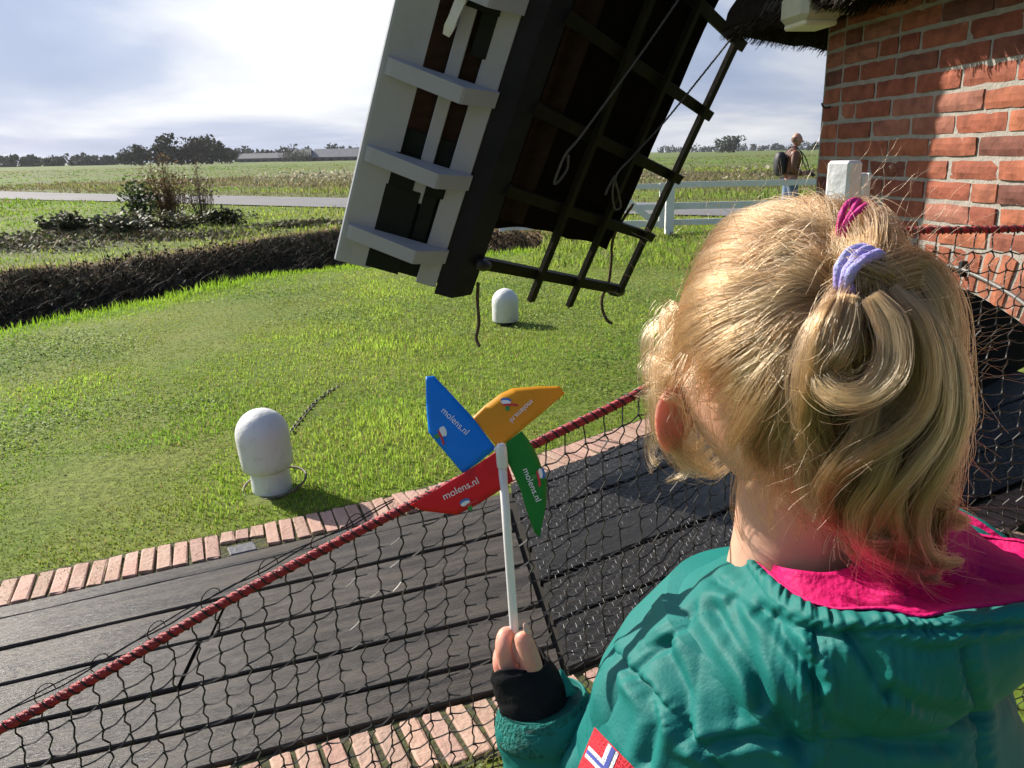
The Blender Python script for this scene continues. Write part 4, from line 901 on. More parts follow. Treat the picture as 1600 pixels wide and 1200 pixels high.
# ================================================================== WHITE FARM GATE
gate_m = material('gate_white', (.82, .82, .81), .5, (.74, .74, .72), 3, .1)
gp = G(1045, 364); gx = nrm(np.array((1.0, .02, 0))); gy = np.array((-gx[1], gx[0], 0)); uz = np.array((0, 0, 1.0))
def gbox(par, name, x0, x1, z0, z1, y=0.0, th=.022):
    mb = MB(); mb.box(gp+gx*(x0+x1)/2+gy*y+uz*(z0+z1)/2, (gx, gy, uz), ((x1-x0)/2, th, (z1-z0)/2), bev=.006); return mb.build(name, gate_m, par)
g1 = empty('farm_gate', tuple(gp+gx*-2.0)); tag(g1, 'white wooden field gate with diagonal brace behind the sail tip', 'gate')
gbox(g1, 'rail', -3.3, -.10, .84, .94); gbox(g1, 'rail', -3.3, -.10, .44, .56); gbox(g1, 'rail', -3.3, -.10, .12, .25); gbox(g1, 'stile', -3.3, -3.19, .10, .95, -.024); gbox(g1, 'stile', -.21, -.10, .10, .95, -.024)
mb = MB(); p_, q_ = gp+gx*-.28+uz*.20, gp+gx*-1.15+uz*.88; d_ = nrm(q_-p_); mb.box((p_+q_)/2+gy*-.05, (d_, gy, np.cross(d_, gy)), (np.linalg.norm(q_-p_)/2, .018, .06), bev=.005); mb.build('brace', gate_m, g1)
mb = MB(); p_, q_ = gp+gx*-3.1+uz*.20, gp+gx*-2.2+uz*.88; d_ = nrm(q_-p_); mb.box((p_+q_)/2+gy*-.05, (d_, gy, np.cross(d_, gy)), (np.linalg.norm(q_-p_)/2, .018, .06), bev=.005); mb.build('brace', gate_m, g1)
g2 = empty('rail_fence', tuple(gp)); tag(g2, 'white post and rail fence running from the gate to the brick corner', 'fence')
for x_ in (0.0, 2.95, 5.6): gbox(g2, 'post', x_-.075, x_+.075, -.05, .97, 0, .075)
for z0, z1 in ((.85, .96), (.44, .57), (.14, .25)): gbox(g2, 'rail', .08, 6.2, z0, z1, .10)

# ================================================================== TREES, FARM BUILDINGS, SHRUBS
leaf_m = attr_material('far_foliage', .8, .15); bark = material('bark', (.05, .04, .03), .9, (.08, .065, .05), 6, .4)
def crown_cards(c, rx, ry, rz, n, size, base, alt):
    """leaf-sized faces spread through lobes of the crown"""
    k = 12; lob = np.column_stack([rng.normal(0, .42, k), rng.normal(0, .42, k), rng.uniform(-.8, .55, k)]); lr = rng.uniform(.36, .62, k); w_ = rng.integers(0, k, n); d = rng.normal(0, 1, (n, 3)); d /= np.linalg.norm(d, axis=1)[:, None]; r_ = (.45+.55*rng.random(n)**.5)[:, None]
    P = (lob[w_]+d*r_*lr[w_][:, None])*np.array((rx, ry, rz))+np.asarray(c); s_ = size*(.6+.8*rng.random(n))[:, None]
    a = rng.normal(0, 1, (n, 3)); a /= np.linalg.norm(a, axis=1)[:, None]; bq = np.cross(a, rng.normal(0, 1, (n, 3))); bq /= np.linalg.norm(bq, axis=1)[:, None]
    V = np.stack([P-a*s_, P+bq*s_*.7, P+a*s_, P-bq*s_*.7], 1).reshape(-1, 3); o_ = np.arange(n)[:, None]*4; T = np.concatenate([o_+[0, 1, 2], o_+[0, 2, 3]])
    f = rng.random((n, 1)); cc = (np.asarray(base)*(1-f)+np.asarray(alt)*f)*(.6+.7*rng.random((n, 1))); return V, T, np.repeat(cc, 4, axis=0)
def tree(px, D, h, wid, label, group, base=(.030, .040, .016), alt=(.055, .060, .022), n=700):
    d = ray(px, 250); x_ = d[0]/d[1]*D; r_ = empty('tree', (x_, D, 0)); tag(r_, label, 'tree', group)
    mb = MB(); mb.tube([(x_, D, -.2), (x_+.1, D, h*.3), (x_-.05, D, h*.6), (x_, D, h*.85)], [h*.025, h*.020, h*.012, h*.004], 6)
    for a in range(4):
        an = a*1.57+rng.random(); mb.tube([(x_, D, h*(.3+.09*a)), (x_+math.cos(an)*wid*.3, D+math.sin(an)*wid*.3, h*(.5+.09*a))], [h*.010, h*.003], 5)
    mb.build('trunk', bark, r_)
    V, T, Cc = crown_cards((x_, D, h*.56), wid*.80, wid*.80, h*.50, n, h*.060, base, alt); me = fast_mesh('crown', V-np.array((x_, D, 0)), tris=T); set_tint(me, Cc); o = link('crown', me, r_, leaf_m); return r_
specs = [(204, 9.5, 7), (219, 10.5, 7), (234, 9.2, 6.5), (249, 11, 7.5), (268, 15.8, 9.5), (284, 11.5, 8), (300, 13.2, 8.5), (316, 13.8, 9), (331, 13.0, 8.5), (346, 11.0, 8), (360, 10.2, 8)]
labs = ['leftmost tree of the dark clump on the horizon', 'second tree from the left in the dark horizon clump', 'low tree third from the left in the horizon clump', 'rounded tree just left of the tallest tree on the horizon', 'tallest tree of the dark clump on the horizon', 'lower tree right beside the tallest tree on the horizon', 'brownish tree in the middle of the horizon clump', 'broad brownish crown right of the middle of the clump', 'broad tree third from the right end of the clump', 'tree second from the right end of the horizon clump', 'rightmost tree of the dark clump on the horizon']
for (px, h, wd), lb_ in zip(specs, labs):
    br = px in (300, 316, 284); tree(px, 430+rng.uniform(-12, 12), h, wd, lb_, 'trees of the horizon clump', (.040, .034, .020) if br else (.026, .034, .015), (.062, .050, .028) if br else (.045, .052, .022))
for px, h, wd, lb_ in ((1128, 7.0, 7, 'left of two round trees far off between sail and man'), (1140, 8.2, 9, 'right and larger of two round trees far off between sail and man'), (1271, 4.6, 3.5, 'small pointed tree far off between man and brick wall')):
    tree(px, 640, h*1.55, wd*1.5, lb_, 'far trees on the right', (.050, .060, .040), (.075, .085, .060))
# long far wood that reads as one mass
parts = []; mbw = MB()
def wood(px0, px1, D, h, n, base, alt):
    x0 = ray(px0, 250)[0]/ray(px0, 250)[1]*D; x1 = ray(px1, 250)[0]/ray(px1, 250)[1]*D; k = int((x1-x0)/5)+2
    for i in range(k):
        x_ = x0+(x1-x0)*i/(k-1)+rng.normal(0, 1.5); hh_ = h*(.72+.34*rng.random()+.18*math.sin(i*.7)); parts.append(crown_cards((x_, D+rng.normal(0, 8), hh_*.50), 6.0, 6.0, hh_*.55, n, 1.5, base, alt))
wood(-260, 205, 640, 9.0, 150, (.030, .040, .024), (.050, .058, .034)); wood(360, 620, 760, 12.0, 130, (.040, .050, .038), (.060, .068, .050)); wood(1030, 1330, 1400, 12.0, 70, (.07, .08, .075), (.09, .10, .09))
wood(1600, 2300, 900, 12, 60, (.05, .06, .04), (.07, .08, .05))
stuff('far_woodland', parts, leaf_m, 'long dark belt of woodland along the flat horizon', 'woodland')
# farm sheds
def shed(px0, px1, D, hw, hr, label, roofc, wallc):
    a = ray(px0, 250)[0]/ray(px0, 250)[1]*D; bq = ray(px1, 250)[0]/ray(px1, 250)[1]*D; dep = 20
    r_ = empty('farm_shed', ((a+bq)/2, D, 0)); tag(r_, label, 'shed', 'farm sheds on the horizon')
    mb = MB(); mb.box(((a+bq)/2, D+dep/2, hw/2), ((1, 0, 0), (0, 1, 0), (0, 0, 1)), ((bq-a)/2, dep/2, hw/2)); mb.build('wall', material('shed_wall', wallc, .9, tuple(q*.8 for q in wallc), .5), r_)
    mb = MB(); e_ = .6; ov = (bq-a)*.10
    V = [(a-e_, D-e_, hw), (bq+e_, D-e_, hw), (bq-ov, D+dep/2, hr), (a+ov*.2, D+dep/2, hr), (a-e_, D+dep+e_, hw), (bq+e_, D+dep+e_, hw)]
    V += [(x_, y_, z_-.25) for x_, y_, z_ in V]
    mb.add(V, [(0, 1, 2, 3), (3, 2, 5, 4), (0, 3, 4), (1, 5, 2), (6, 9, 8, 7), (9, 10, 11, 8), (0, 6, 7, 1), (4, 5, 11, 10)]); mb.build('roof', material('shed_roof', roofc, .8, tuple(q*.85 for q in roofc), .4), r_)
    nn = 7
    for i in range(nn):
        x_ = a+(bq-a)*(i+.5)/nn; mb = MB(); mb.box((x_, D-.06, hw*.45), ((1, 0, 0), (0, 1, 0), (0, 0, 1)), ((bq-a)/nn*.28, .05, hw*.25)); mb.build('door', material('shed_door', tuple(q*.45 for q in wallc), .9), r_)
shed(486, 573, 560, 2.6, 8.0, 'long grey roofed farm shed beside the sail edge', (.20, .20, .225), (.16, .13, .12)); shed(372, 455, 640, 2.8, 6.6, 'low dark roofed farm shed right of the tree clump', (.13, .13, .145), (.12, .11, .11)); shed(455, 485, 556, 3.5, 8.0, 'small light gabled shed between the two long sheds', (.11, .12, .12), (.17, .18, .16))
for px in (443, 452, 459, 466, 474, 481):
    D = 540+rng.uniform(-4, 4); x_ = ray(px, 250)[0]/ray(px, 250)[1]*D; tree(px, D, 6.5+1.6*rng.random(), 4.0, {443: 'first thin pale tree before the small shed, from the left', 452: 'second thin pale tree before the small shed', 459: 'third thin pale tree before the small shed', 466: 'fourth thin pale tree before the small shed', 474: 'fifth thin pale tree before the small shed', 481: 'last thin pale tree before the small shed, by the long roof'}[px], 'pale trees before the sheds', (.06, .07, .05), (.11, .115, .085), 160)

# shrub and dry stalks by the road
shm = attr_material('shrub_leaves', .6, .25, spec=.3)
def shrub(name, c, rx, ry, h, n, leaf, base, alt, label, cat, stems, stemc, up=1.0):
    r_ = empty(name, tuple(c)); tag(r_, label, cat); c = np.asarray(c, float); mb = MB(); tips = []
    for k in range(stems):
        a = rng.random()*6.28; rr2 = rng.random()**.6; tip = c+np.array((math.cos(a)*rx*rr2, math.sin(a)*ry*rr2, h*(1-.45*rr2**2)*(.65+.4*rng.random()))); b0 = c+np.array((math.cos(a)*rx*.35*rr2, math.sin(a)*ry*.35*rr2, 0)); m_ = (b0+tip)/2+rng.normal(0, .05, 3); pts = spline([b0, m_, tip], 7); tips.append(pts); mb.tube(pts, np.linspace(.010, .003, 7), 4)
    mb.build('stems', material(name+'_stems', stemc, .8), r_)
    tips = np.array(tips); w_ = rng.integers(0, stems, n); f = rng.integers(2, 7, n); P = tips[w_, f]+rng.normal(0, .06, (n, 3)); P[:, 2] = P[:, 2].clip(.02); f2 = rng.random((n, 1)); cc = (np.asarray(base)*(1-f2)+np.asarray(alt)*f2)*(.5+.9*rng.random((n, 1)))
    V, T, Cc = leaves(P[:, :2], P[:, 2], leaf*(.6+.8*rng.random(n)), cc, up); me = fast_mesh('foliage', V-c, tris=T); set_tint(me, Cc); o = link('foliage', me, r_, shm); o['kind'] = 'stuff'
q = G(205, 352); shrub('green_shrub', (q[0]+.2, q[1]+.2, 0), .55, .5, 1.15, 620, .11, (.030, .055, .015), (.075, .12, .03), 'dark green leafy shrub left of the dry brown stalks by the road', 'shrub', 34, (.05, .045, .02), 1.3)
q = G(262, 348); shrub('dry_stalks', (q[0], q[1]+.3, 0), .85, .5, 1.60, 2400, .06, (.15, .080, .034), (.27, .17, .075), 'tall rusty brown dead stalks behind the ditch', 'dead plants', 90, (.13, .08, .04), 1.6)
q = G(312, 350); shrub('dry_stalks', (q[0], q[1]+.3, 0), .35, .3, 1.55, 420, .06, (.12, .09, .045), (.20, .15, .08), 'thin straw coloured stalks right of the brown ones', 'dead plants', 40, (.17, .12, .06), 1.6)
q = G(250, 360); shrub('low_weeds', (q[0], q[1]+.1, 0), 1.2, .5, .42, 1700, .08, (.060, .065, .025), (.15, .14, .06), 'low green weeds at the foot of the brown stalks', 'weeds', 40, (.08, .06, .03), 1.0)
q = G(355, 352); shrub('low_weeds', (q[0], q[1]+.1, 0), .8, .4, .35, 1300, .08, (.035, .045, .02), (.07, .07, .03), 'dark low weeds to the right of the stalks', 'weeds', 30, (.06, .05, .03), 1.0)
q = G(135, 372); shrub('low_weeds', (q[0], q[1]+.4, 0), 1.3, .6, .45, 2300, .12, (.06, .075, .035), (.13, .13, .08), 'withered grey green weeds left of the shrub', 'weeds', 40, (.10, .08, .05), 1.0)
# pale seed heads across the road
parts = []; P = sample(9000, 34, 62, .8, -34, 20); ro = road_off(P); sdv = P[:, 1] > np.interp(P[:, 0], ROADC[:, 0], ROADC[:, 1]); P = P[sdv & (ro > 6.5) & (ro < 17) & (wob(P*.6) > -.1)]; n = len(P)
parts.append(leaves(P, .35+.5*rng.random(n), .10+.10*rng.random(n), np.array([.42, .38, .29])*(.5+.7*rng.random((n, 1))), 1.4)); stuff('seed_heads', parts, grass_m, 'pale dry seed heads among the reeds over the road', 'reeds')
# ================================================================== PEOPLE: tools
def skin_mesh(V, E, rad, sub=2, root=0, flat=None):
    """grow a continuous surface round a skeleton; returns a plain mesh"""
    me = bpy.data.meshes.new('skeleton'); me.from_pydata([tuple(v) for v in V], E, []); o = bpy.data.objects.new('skeleton', me); COL.objects.link(o)
    sm = o.modifiers.new('skin', 'SKIN'); sm.use_smooth_shade = True
    sv = me.skin_vertices[0].data
    for i, r_ in enumerate(rad): sv[i].radius = (r_, r_) if np.isscalar(r_) else tuple(r_)
    for i in range(len(V)): sv[i].use_root = (i == root)
    ss_ = o.modifiers.new('sub', 'SUBSURF'); ss_.levels = sub; ss_.render_levels = sub
    dg = bpy.context.evaluated_depsgraph_get(); dg.update(); m2 = bpy.data.meshes.new_from_object(o.evaluated_get(dg)); bpy.data.objects.remove(o); bpy.data.meshes.remove(me)
    v = np.zeros(len(m2.vertices)*3); m2.vertices.foreach_get('co', v); f = [tuple(p.vertices) for p in m2.polygons]; bpy.data.meshes.remove(m2); return v.reshape(-1, 3), f
def ball(c, r3, nu=24, nv=16):
    V = []
    for i in range(nv+1):
        th = math.pi*i/nv
        for k in range(nu): V.append((c[0]+r3[0]*math.sin(th)*math.cos(2*math.pi*k/nu), c[1]+r3[1]*math.sin(th)*math.sin(2*math.pi*k/nu), c[2]+r3[2]*math.cos(th)))
    return V, [tuple(q) for q in grid_faces(nv+1, nu, cv=True)]
def head_verts(c, r3, fwd, nu=48, nv=36, face=True):
    """skull with brow, nose, lips, chin; fwd = unit plan direction the face looks"""
    V, F = ball((0, 0, 0), (1, 1, 1), nu, nv); V = np.array(V); fx = np.array((fwd[0], fwd[1], 0)); sx = np.array((fwd[1], -fwd[0], 0)); o = []
    for v in V:
        f, s, z = v[1], v[0], v[2]                 # local: f forward, s side
        p = np.array([s*r3[0], f*r3[1], z*r3[2]])
        if z < 0: p[0] *= 1-.26*(-z)**1.5; p[1] *= 1-(.10 if f > 0 else .30)*(-z)
        if f > 0:
            g = lambda a, b, w1, w2: math.exp(-((s-a)/w1)**2-((z-b)/w2)**2)
            p[1] += r3[1]*(.20*g(0, -.22, .13, .16)+.05*g(0, -.02, .09, .2)+.05*g(0, -.50, .22, .07)+.08*g(0, -.82, .25, .14)-.10*g(.36, .0, .17, .12)-.10*g(-.36, .0, .17, .12)+.04*g(0, .28, .6, .12))
        o.append(np.asarray(c)+sx*p[0]+fx*p[1]+np.array((0, 0, p[2])))
    return o, F
skin_m = material('skin', (.62, .36, .26), .5, (.56, .29, .20), 14, .05, 80, sss=.15, spec=.35)
skin_man = material('skin_ruddy', (.50, .26, .19), .55, (.42, .20, .15), 10, sss=.1)
# ------------------------------------------------------------------ man with rucksack
mx, my = at(1238, 250, 16.2)[0], 16.2
man = empty('person', (mx, my, 0)); tag(man, 'man in a brown leather jacket and jeans walking past with a black rucksack', 'person')
def mp_(x, y, z): return (mx+x, my+y, z)
J = [mp_(0, 0, .95), mp_(.0, 0, 1.18), mp_(.01, 0, 1.42), mp_(.04, 0, 1.54), mp_(.05, -.0, 1.60),  # pelvis..neck
     mp_(0, -.10, .90), mp_(.07, -.10, .50), mp_(.0, -.10, .08), mp_(.13, -.11, .03), mp_(0, .10, .90), mp_(-.06, .10, .50), mp_(-.22, .10, .10), mp_(-.10, .11, .03),
     mp_(.0, -.19, 1.44), mp_(-.07, -.235, 1.16), mp_(.15, -.20, 1.05), mp_(.24, -.17, 1.06), mp_(.0, .19, 1.44), mp_(-.04, .23, 1.16), mp_(.17, .18, 1.06), mp_(.25, .16, 1.07)]
E = [(0, 1), (1, 2), (2, 3), (3, 4), (0, 5), (5, 6), (6, 7), (7, 8), (0, 9), (9, 10), (10, 11), (11, 12), (2, 13), (13, 14), (14, 15), (15, 16), (2, 17), (17, 18), (18, 19), (19, 20)]
rad_ = [.13, .125, .12, .055, .052, .085, .058, .042, .035, .085, .058, .042, .035, .06, .045, .034, .03, .06, .045, .034, .03]
v, f = skin_mesh(J, E, rad_, 2); mb = MB(); mb.add(v, f)
hv, hf = head_verts(mp_(.06, -.005, 1.695), (.078, .098, .125), nrm(np.array((.93, -.36)))); mb.add(hv, hf)
for sgn in (-1, 1):
    ev, ef = ball(mp_(.045-.04*sgn*0, sgn*.08, 1.69), (.02, .012, .034), 10, 8); mb.add(ev, ef)
for hnd in (16, 20):     # hands: palm, four fingers, thumb closing on the camera
    p = np.array(J[hnd]); s_ = -1 if hnd == 16 else 1
    hvx = [p, p+(.05, -s_*.01, .0)]; he = [(0, 1)]; hr = [.026, .030]
    for k in range(4):
        b0 = len(hvx); zz_ = .028-.019*k; hvx += [p+(.06, -s_*.015, zz_), p+(.09, -s_*.035, zz_-.003), p+(.085, -s_*.062, zz_-.006)]; he += [(1, b0), (b0, b0+1), (b0+1, b0+2)]; hr += [.0105, .0095, .008]
    b0 = len(hvx); hvx += [p+(.03, -s_*.03, .03), p+(.05, -s_*.055, .035)]; he += [(0, b0), (b0, b0+1)]; hr += [.012, .009]
    v, f = skin_mesh(hvx, he, hr, 1); mb.add(v, f)
mb.build('body', skin_man, man, True)
jk = [0, 1, 2, 13, 14, 15, 17, 18, 19]; mapj = {a: i for i, a in enumerate(jk)}
Vj = [np.array(J[a]) for a in jk]; Vj[0] = np.array(mp_(0, 0, .93)); Vj.append(np.array(mp_(.03, 0, 1.53))); Ej = [(0, 1), (1, 2), (2, 3), (3, 4), (4, 5), (2, 6), (6, 7), (7, 8), (2, 9)]
leather = material('brown_leather', (.20, .078, .038), .42, (.125, .048, .025), 5, .4, 14)
v, f = skin_mesh(Vj, Ej, [.185, .172, .155, .085, .068, .052, .085, .068, .052, .075], 2); mb = MB(); mb.add(v, f); mb.build('jacket', leather, man, True)
Vl = [mp_(0, 0, 1.08), mp_(0, -.10, .86), mp_(.07, -.10, .50), mp_(.0, -.10, .10), mp_(0, .10, .86), mp_(-.06, .10, .50), mp_(-.22, .10, .12)]
v, f = skin_mesh(Vl, [(0, 1), (1, 2), (2, 3), (0, 4), (4, 5), (5, 6)], [.165, .120, .078, .064, .120, .078, .064], 2); mb = MB(); mb.add(v, f); mb.build('jeans', material('blue_denim', (.16, .24, .36), .8, (.10, .15, .25), 20, .2), man, True)
mb = MB()
for (x, y, r) in ((.07, -.105, 0), (-.17, .105, 0)): mb.tube([mp_(x-.10, y, .05), mp_(x-.03, y, .055), mp_(x+.07, y, .045), mp_(x+.13, y, .04)], [.035, .045, .045, .03], 8)
mb.build('shoes', black_m, man, True)
hb, hbf = ball((0, 0, 0), (.081, .10, .10), 20, 14); hb = np.array(hb); hb = hb[:, [1, 0, 2]]; hb = hb*np.array([1, 1, .98])+np.array(mp_(.052, -.002, 1.70)); mb = MB(); keepf = [q for q in hbf if all(hb[i][2] < 1.755 and hb[i][0] < mx+.06 and hb[i][2] > 1.655 for i in q)]; mb.add(hb, keepf); mb.build('hair', material('short_grey_hair', (.20, .12, .085), .9), man, True)
bp_ = empty('rucksack', mp_(-.27, 0, 1.05)); tag(bp_, 'black rucksack on the back of the walking man', 'rucksack')
black_n = material('black_nylon', (.012, .012, .016), .6, (.02, .02, .024), 8, .3)
V, F = ball(mp_(-.235, 0, 1.25), (.115, .155, .235), 24, 16); V = np.array(V); cbp = np.array(mp_(-.235, 0, 1.25)); dd = (V-cbp)/np.array((.115, .155, .235)); V = cbp+np.sign(dd)*np.abs(dd)**.80*np.array((.120, .150, .235)); mb = MB(); mb.add(V, F); mb.build('bag', black_n, bp_, True)
mb = MB()
for s_ in (-1, 1): mb.tube(spline([mp_(-.16, s_*.09, 1.40), mp_(-.02, s_*.11, 1.565), mp_(.13, s_*.115, 1.44), mp_(.15, s_*.13, 1.25), mp_(.0, s_*.19, 1.10), mp_(-.16, s_*.10, 1.06)], 18), .020, 6, flat=.4)
mb.build('strap', black_n, bp_, True)
cm_ = empty('photo_camera', mp_(.30, 0, 1.02)); tag(cm_, 'small black camera held at the belly of the walking man', 'camera')
mb = MB(); mb.box(mp_(.335, -.02, 1.075), ((1, 0, 0), (0, 1, 0), (0, 0, 1)), (.035, .07, .045), bev=.008); mb.build('case', black_m, cm_); mb = MB(); mb.tube([mp_(.36, -.02, 1.07), mp_(.44, -.02, 1.02)], [.034, .036], 14); mb.build('lens', black_m, cm_)
mb = MB(); mb.tube(spline([mp_(.33, -.09, 1.10), mp_(.20, -.12, 1.38), mp_(.02, -.10, 1.56), mp_(-.05, 0, 1.57), mp_(.02, .10, 1.56), mp_(.20, .12, 1.38), mp_(.33, .06, 1.10)], 24), .010, 5); mb.build('neck_strap', black_m, cm_, True)

# ================================================================== PINWHEEL
PO = at(785, 702, .60); pdepth = (PO-c_o)@c_f; PS = pdepth/FPX
pax, pay = c_r, nrm(c_u*.985+c_f*.17); paz = np.cross(pax, pay)      # paz: toward the viewer
pin = empty('toy_pinwheel', tuple(PO-pay*.17)); tag(pin, 'toy pinwheel with blue, yellow, green and red blades held up by the girl', 'pinwheel')
def PP(px, py, n=0.0): return PO+pax*((px-785)*PS)+pay*(-(py-702)*PS)+paz*n
BL = {'blue': ([(662, 584), (675, 583), (708, 618), (738, 651), (775, 700), (748, 722), (723, 739), (695, 706), (667, 673), (663, 630)], (.006, .25, .82)),
      'yellow': ([(776, 698), (755, 673), (737, 651), (758, 630), (781, 612), (800, 603), (840, 600), (876, 600), (884, 612), (852, 640), (820, 667), (789, 693)], (.76, .36, .02)),
      'green': ([(786, 702), (792, 690), (815, 673), (830, 692), (841, 714), (855, 753), (853, 788), (843, 838), (834, 829), (822, 795), (813, 764), (794, 723)], (.018, .24, .032)),
      'red': ([(784, 703), (775, 705), (750, 722), (723, 739), (680, 765), (640, 788), (662, 797), (714, 803), (750, 785), (783, 764), (802, 751), (794, 727)], (.66, .022, .028))}
tipd = {'blue': (-.70, -.72), 'yellow': (.72, -.70), 'green': (.40, .92), 'red': (-.86, .52)}
def bulge(cn, px, py):
    t_ = tipd[cn]; a = ((px-785)*t_[0]+(py-702)*t_[1])*PS; b_ = (-(px-785)*t_[1]+(py-702)*t_[0])*PS
    return -.002+(-.10*a + .9*a*b_*2.2 - 6.0*b_*b_)*.55
txt_m = material('white_print', (.78, .78, .80), .6); lg = {'w': txt_m, 'b': material('blue_print', (.03, .16, .50), .6), 'r': material('red_print', (.55, .03, .04), .6), 'g': material('green_print', (.04, .26, .05), .6), 'o': material('orange_print', (.75, .35, .04), .6)}
fc = bpy.data.curves.new('lettering', 'FONT'); fc.body = 'molens.nl'; fc.size = 1.0; fc.align_x = 'CENTER'; fc.align_y = 'CENTER'; fo = bpy.data.objects.new('lettering', fc); COL.objects.link(fo)
dg = bpy.context.evaluated_depsgraph_get(); tm = bpy.data.meshes.new_from_object(fo.evaluated_get(dg)); bpy.data.objects.remove(fo)
tv = np.zeros(len(tm.vertices)*3); tm.vertices.foreach_get('co', tv); tv = tv.reshape(-1, 3)[:, :2]; tf = [tuple(p.vertices) for p in tm.polygons]; tw = tv[:, 0].max()-tv[:, 0].min(); tv = tv/tw
TX = {'blue': ((710, 657), (.72, .69), 55), 'yellow': ((815, 641), (-.72, .69), 47), 'green': ((831, 757), (.38, .92), 54), 'red': ((720, 763), (.90, -.43), 60)}
LGO = {'blue': ((690, 676), (.3, .95)), 'yellow': ((793, 626), (1, .1)), 'green': ((845, 742), (.1, 1)), 'red': ((730, 784), (.9, -.4))}
for cn, (poly, colr) in BL.items():
    m_ = material('pinwheel_'+cn, colr, .38, tuple(q*.9 for q in colr), 20, trans=.30, spec=.3)
    bm = bmesh.new(); vs_ = [bm.verts.new((x, y, 0)) for x, y in poly]; bm.faces.new(vs_); bmesh.ops.triangulate(bm, faces=bm.faces[:]); bmesh.ops.subdivide_edges(bm, edges=bm.edges[:], cuts=5, use_grid_fill=True); bm.verts.index_update()
    V = [PP(q.co.x, q.co.y, bulge(cn, q.co.x, q.co.y)) for q in bm.verts]; F = [[q.index for q in p.verts] for p in bm.faces]; bm.free()
    mb = MB(); mb.add(V, F); o = mb.build('blade', m_, pin, True); sd2 = o.modifiers.new('thick', 'SOLIDIFY'); sd2.thickness = .0005; sd2.offset = -1; o['label'] = cn+' blade'
    (cx, cy), (dx, dy), wpx = TX[cn]; up_ = (dy, -dx)
    V = [];
    for (a, b_) in tv: x = cx+dx*a*wpx+up_[0]*b_*wpx*1.0; y = cy+dy*a*wpx+up_[1]*b_*wpx*1.0; V.append(PP(x, y, bulge(cn, x, y)+.0012))
    mb = MB(); mb.add(V, tf); mb.build('lettering', txt_m, o)
    # small printed emblem: patches of white, blue, red and green
    (cx, cy), (dx, dy) = LGO[cn]; ux_, uy_ = (dx, dy), (dy, -dx)
    def patch(col_, a, b_, ra, rb, dz, rot=0.0, k=14):
        V = []
        for i in range(k):
            t_ = 2*math.pi*i/k; p_, q_ = ra*math.cos(t_), rb*math.sin(t_); p2 = p_*math.cos(rot)-q_*math.sin(rot)+a; q2 = p_*math.sin(rot)+q_*math.cos(rot)+b_; x = cx+ux_[0]*p2+uy_[0]*q2; y = cy+ux_[1]*p2+uy_[1]*q2; V.append(PP(x, y, bulge(cn, x, y)+dz))
        mbp = MB(); mbp.add(V, [tuple(range(k))]); mbp.build('emblem', lg[col_], o)
    patch('b' if cn != 'blue' else 'w', -3, 3.2, 8.5, 4.0, .0009); patch('w', -3, -.2, 8.0, 3.6, .0012); patch('r', 2, -4.0, 10, 2.0, .0015, .12); patch('r', 12, -3.2, 6, 2.0, .0009, -.1); patch('g', 1, -10, 3.6, 4.6, .0010)
stick_m = material('white_plastic_stick', (.76, .75, .76), .3, trans=.15)
s0 = at(785, 726, .595); s1 = at(803, 975, .585); sdir = nrm(s0-s1); mb = MB(); mb.tube([s1-sdir*.055, s1, (s0+s1)/2, s0+sdir*.004], [.0037, .0037, .0036, .0035], 12); mb.build('stick', stick_m, pin, True)
mb = MB(); c0 = PP(785, 702, .007); mb.tube([s0-sdir*.002, s0+sdir*.001, s0+sdir*.010, s0+sdir*.0145, s0+sdir*.0170, s0+sdir*.0178], [.0043, .0046, .0046, .0043, .0030, .0008], 14); mb.build('cap', stick_m, pin, True, autosmooth=60)
mb = MB(); mb.tube([PP(776, 703, -.004), PP(776, 703, .004), PP(776, 703, .0055)], [.0022, .0022, .001], 10); mb.build('hub_pin', stick_m, pin, True)
# ================================================================== GIRL
HC = np.array((.199, .545, 1.374)); HR = np.array((.080, .092, .100))
girl = empty('person', (.20, .52, 0)); tag(girl, 'girl seen from behind with blonde curly ponytail and teal jacket holding the pinwheel', 'person')
FW = nrm(np.array((-.22, .975)))
# ---- body (one continuous figure, most of it under the clothes)
Sh = np.array((.106, .515, 1.132)); El = np.array((.048, .552, .945)); Wr = at(838, 1105, .565)
ShR = np.array((.302, .515, 1.132)); ElR = np.array((.345, .56, .95)); WrR = np.array((.30, .70, 1.0))
J = [(.20, .52, .70), (.20, .515, .92), (.20, .515, 1.10), (.205, .525, 1.205), (.205, .535, 1.30), (.204, .545, 1.36),
     tuple(Sh), tuple(El), tuple(Wr), tuple(ShR), tuple(ElR), tuple(WrR),
     (.135, .52, .65), (.14, .535, .37), (.14, .52, .07), (.13, .62, .03), (.265, .52, .65), (.26, .535, .37), (.26, .52, .07), (.27, .62, .03)]
E = [(0, 1), (1, 2), (2, 3), (3, 4), (4, 5), (2, 6), (6, 7), (7, 8), (2, 9), (9, 10), (10, 11), (0, 12), (12, 13), (13, 14), (14, 15), (0, 16), (16, 17), (17, 18), (18, 19)]
rad_ = [.09, .085, .085, .050, .047, .045, .036, .028, .020, .036, .028, .020, .06, .042, .03, .026, .06, .042, .03, .026]
v, f = skin_mesh(J, E, rad_, 2); body = MB(); body.add(v, f)
hv, hf = head_verts(HC, HR, FW); body.add(hv, hf)
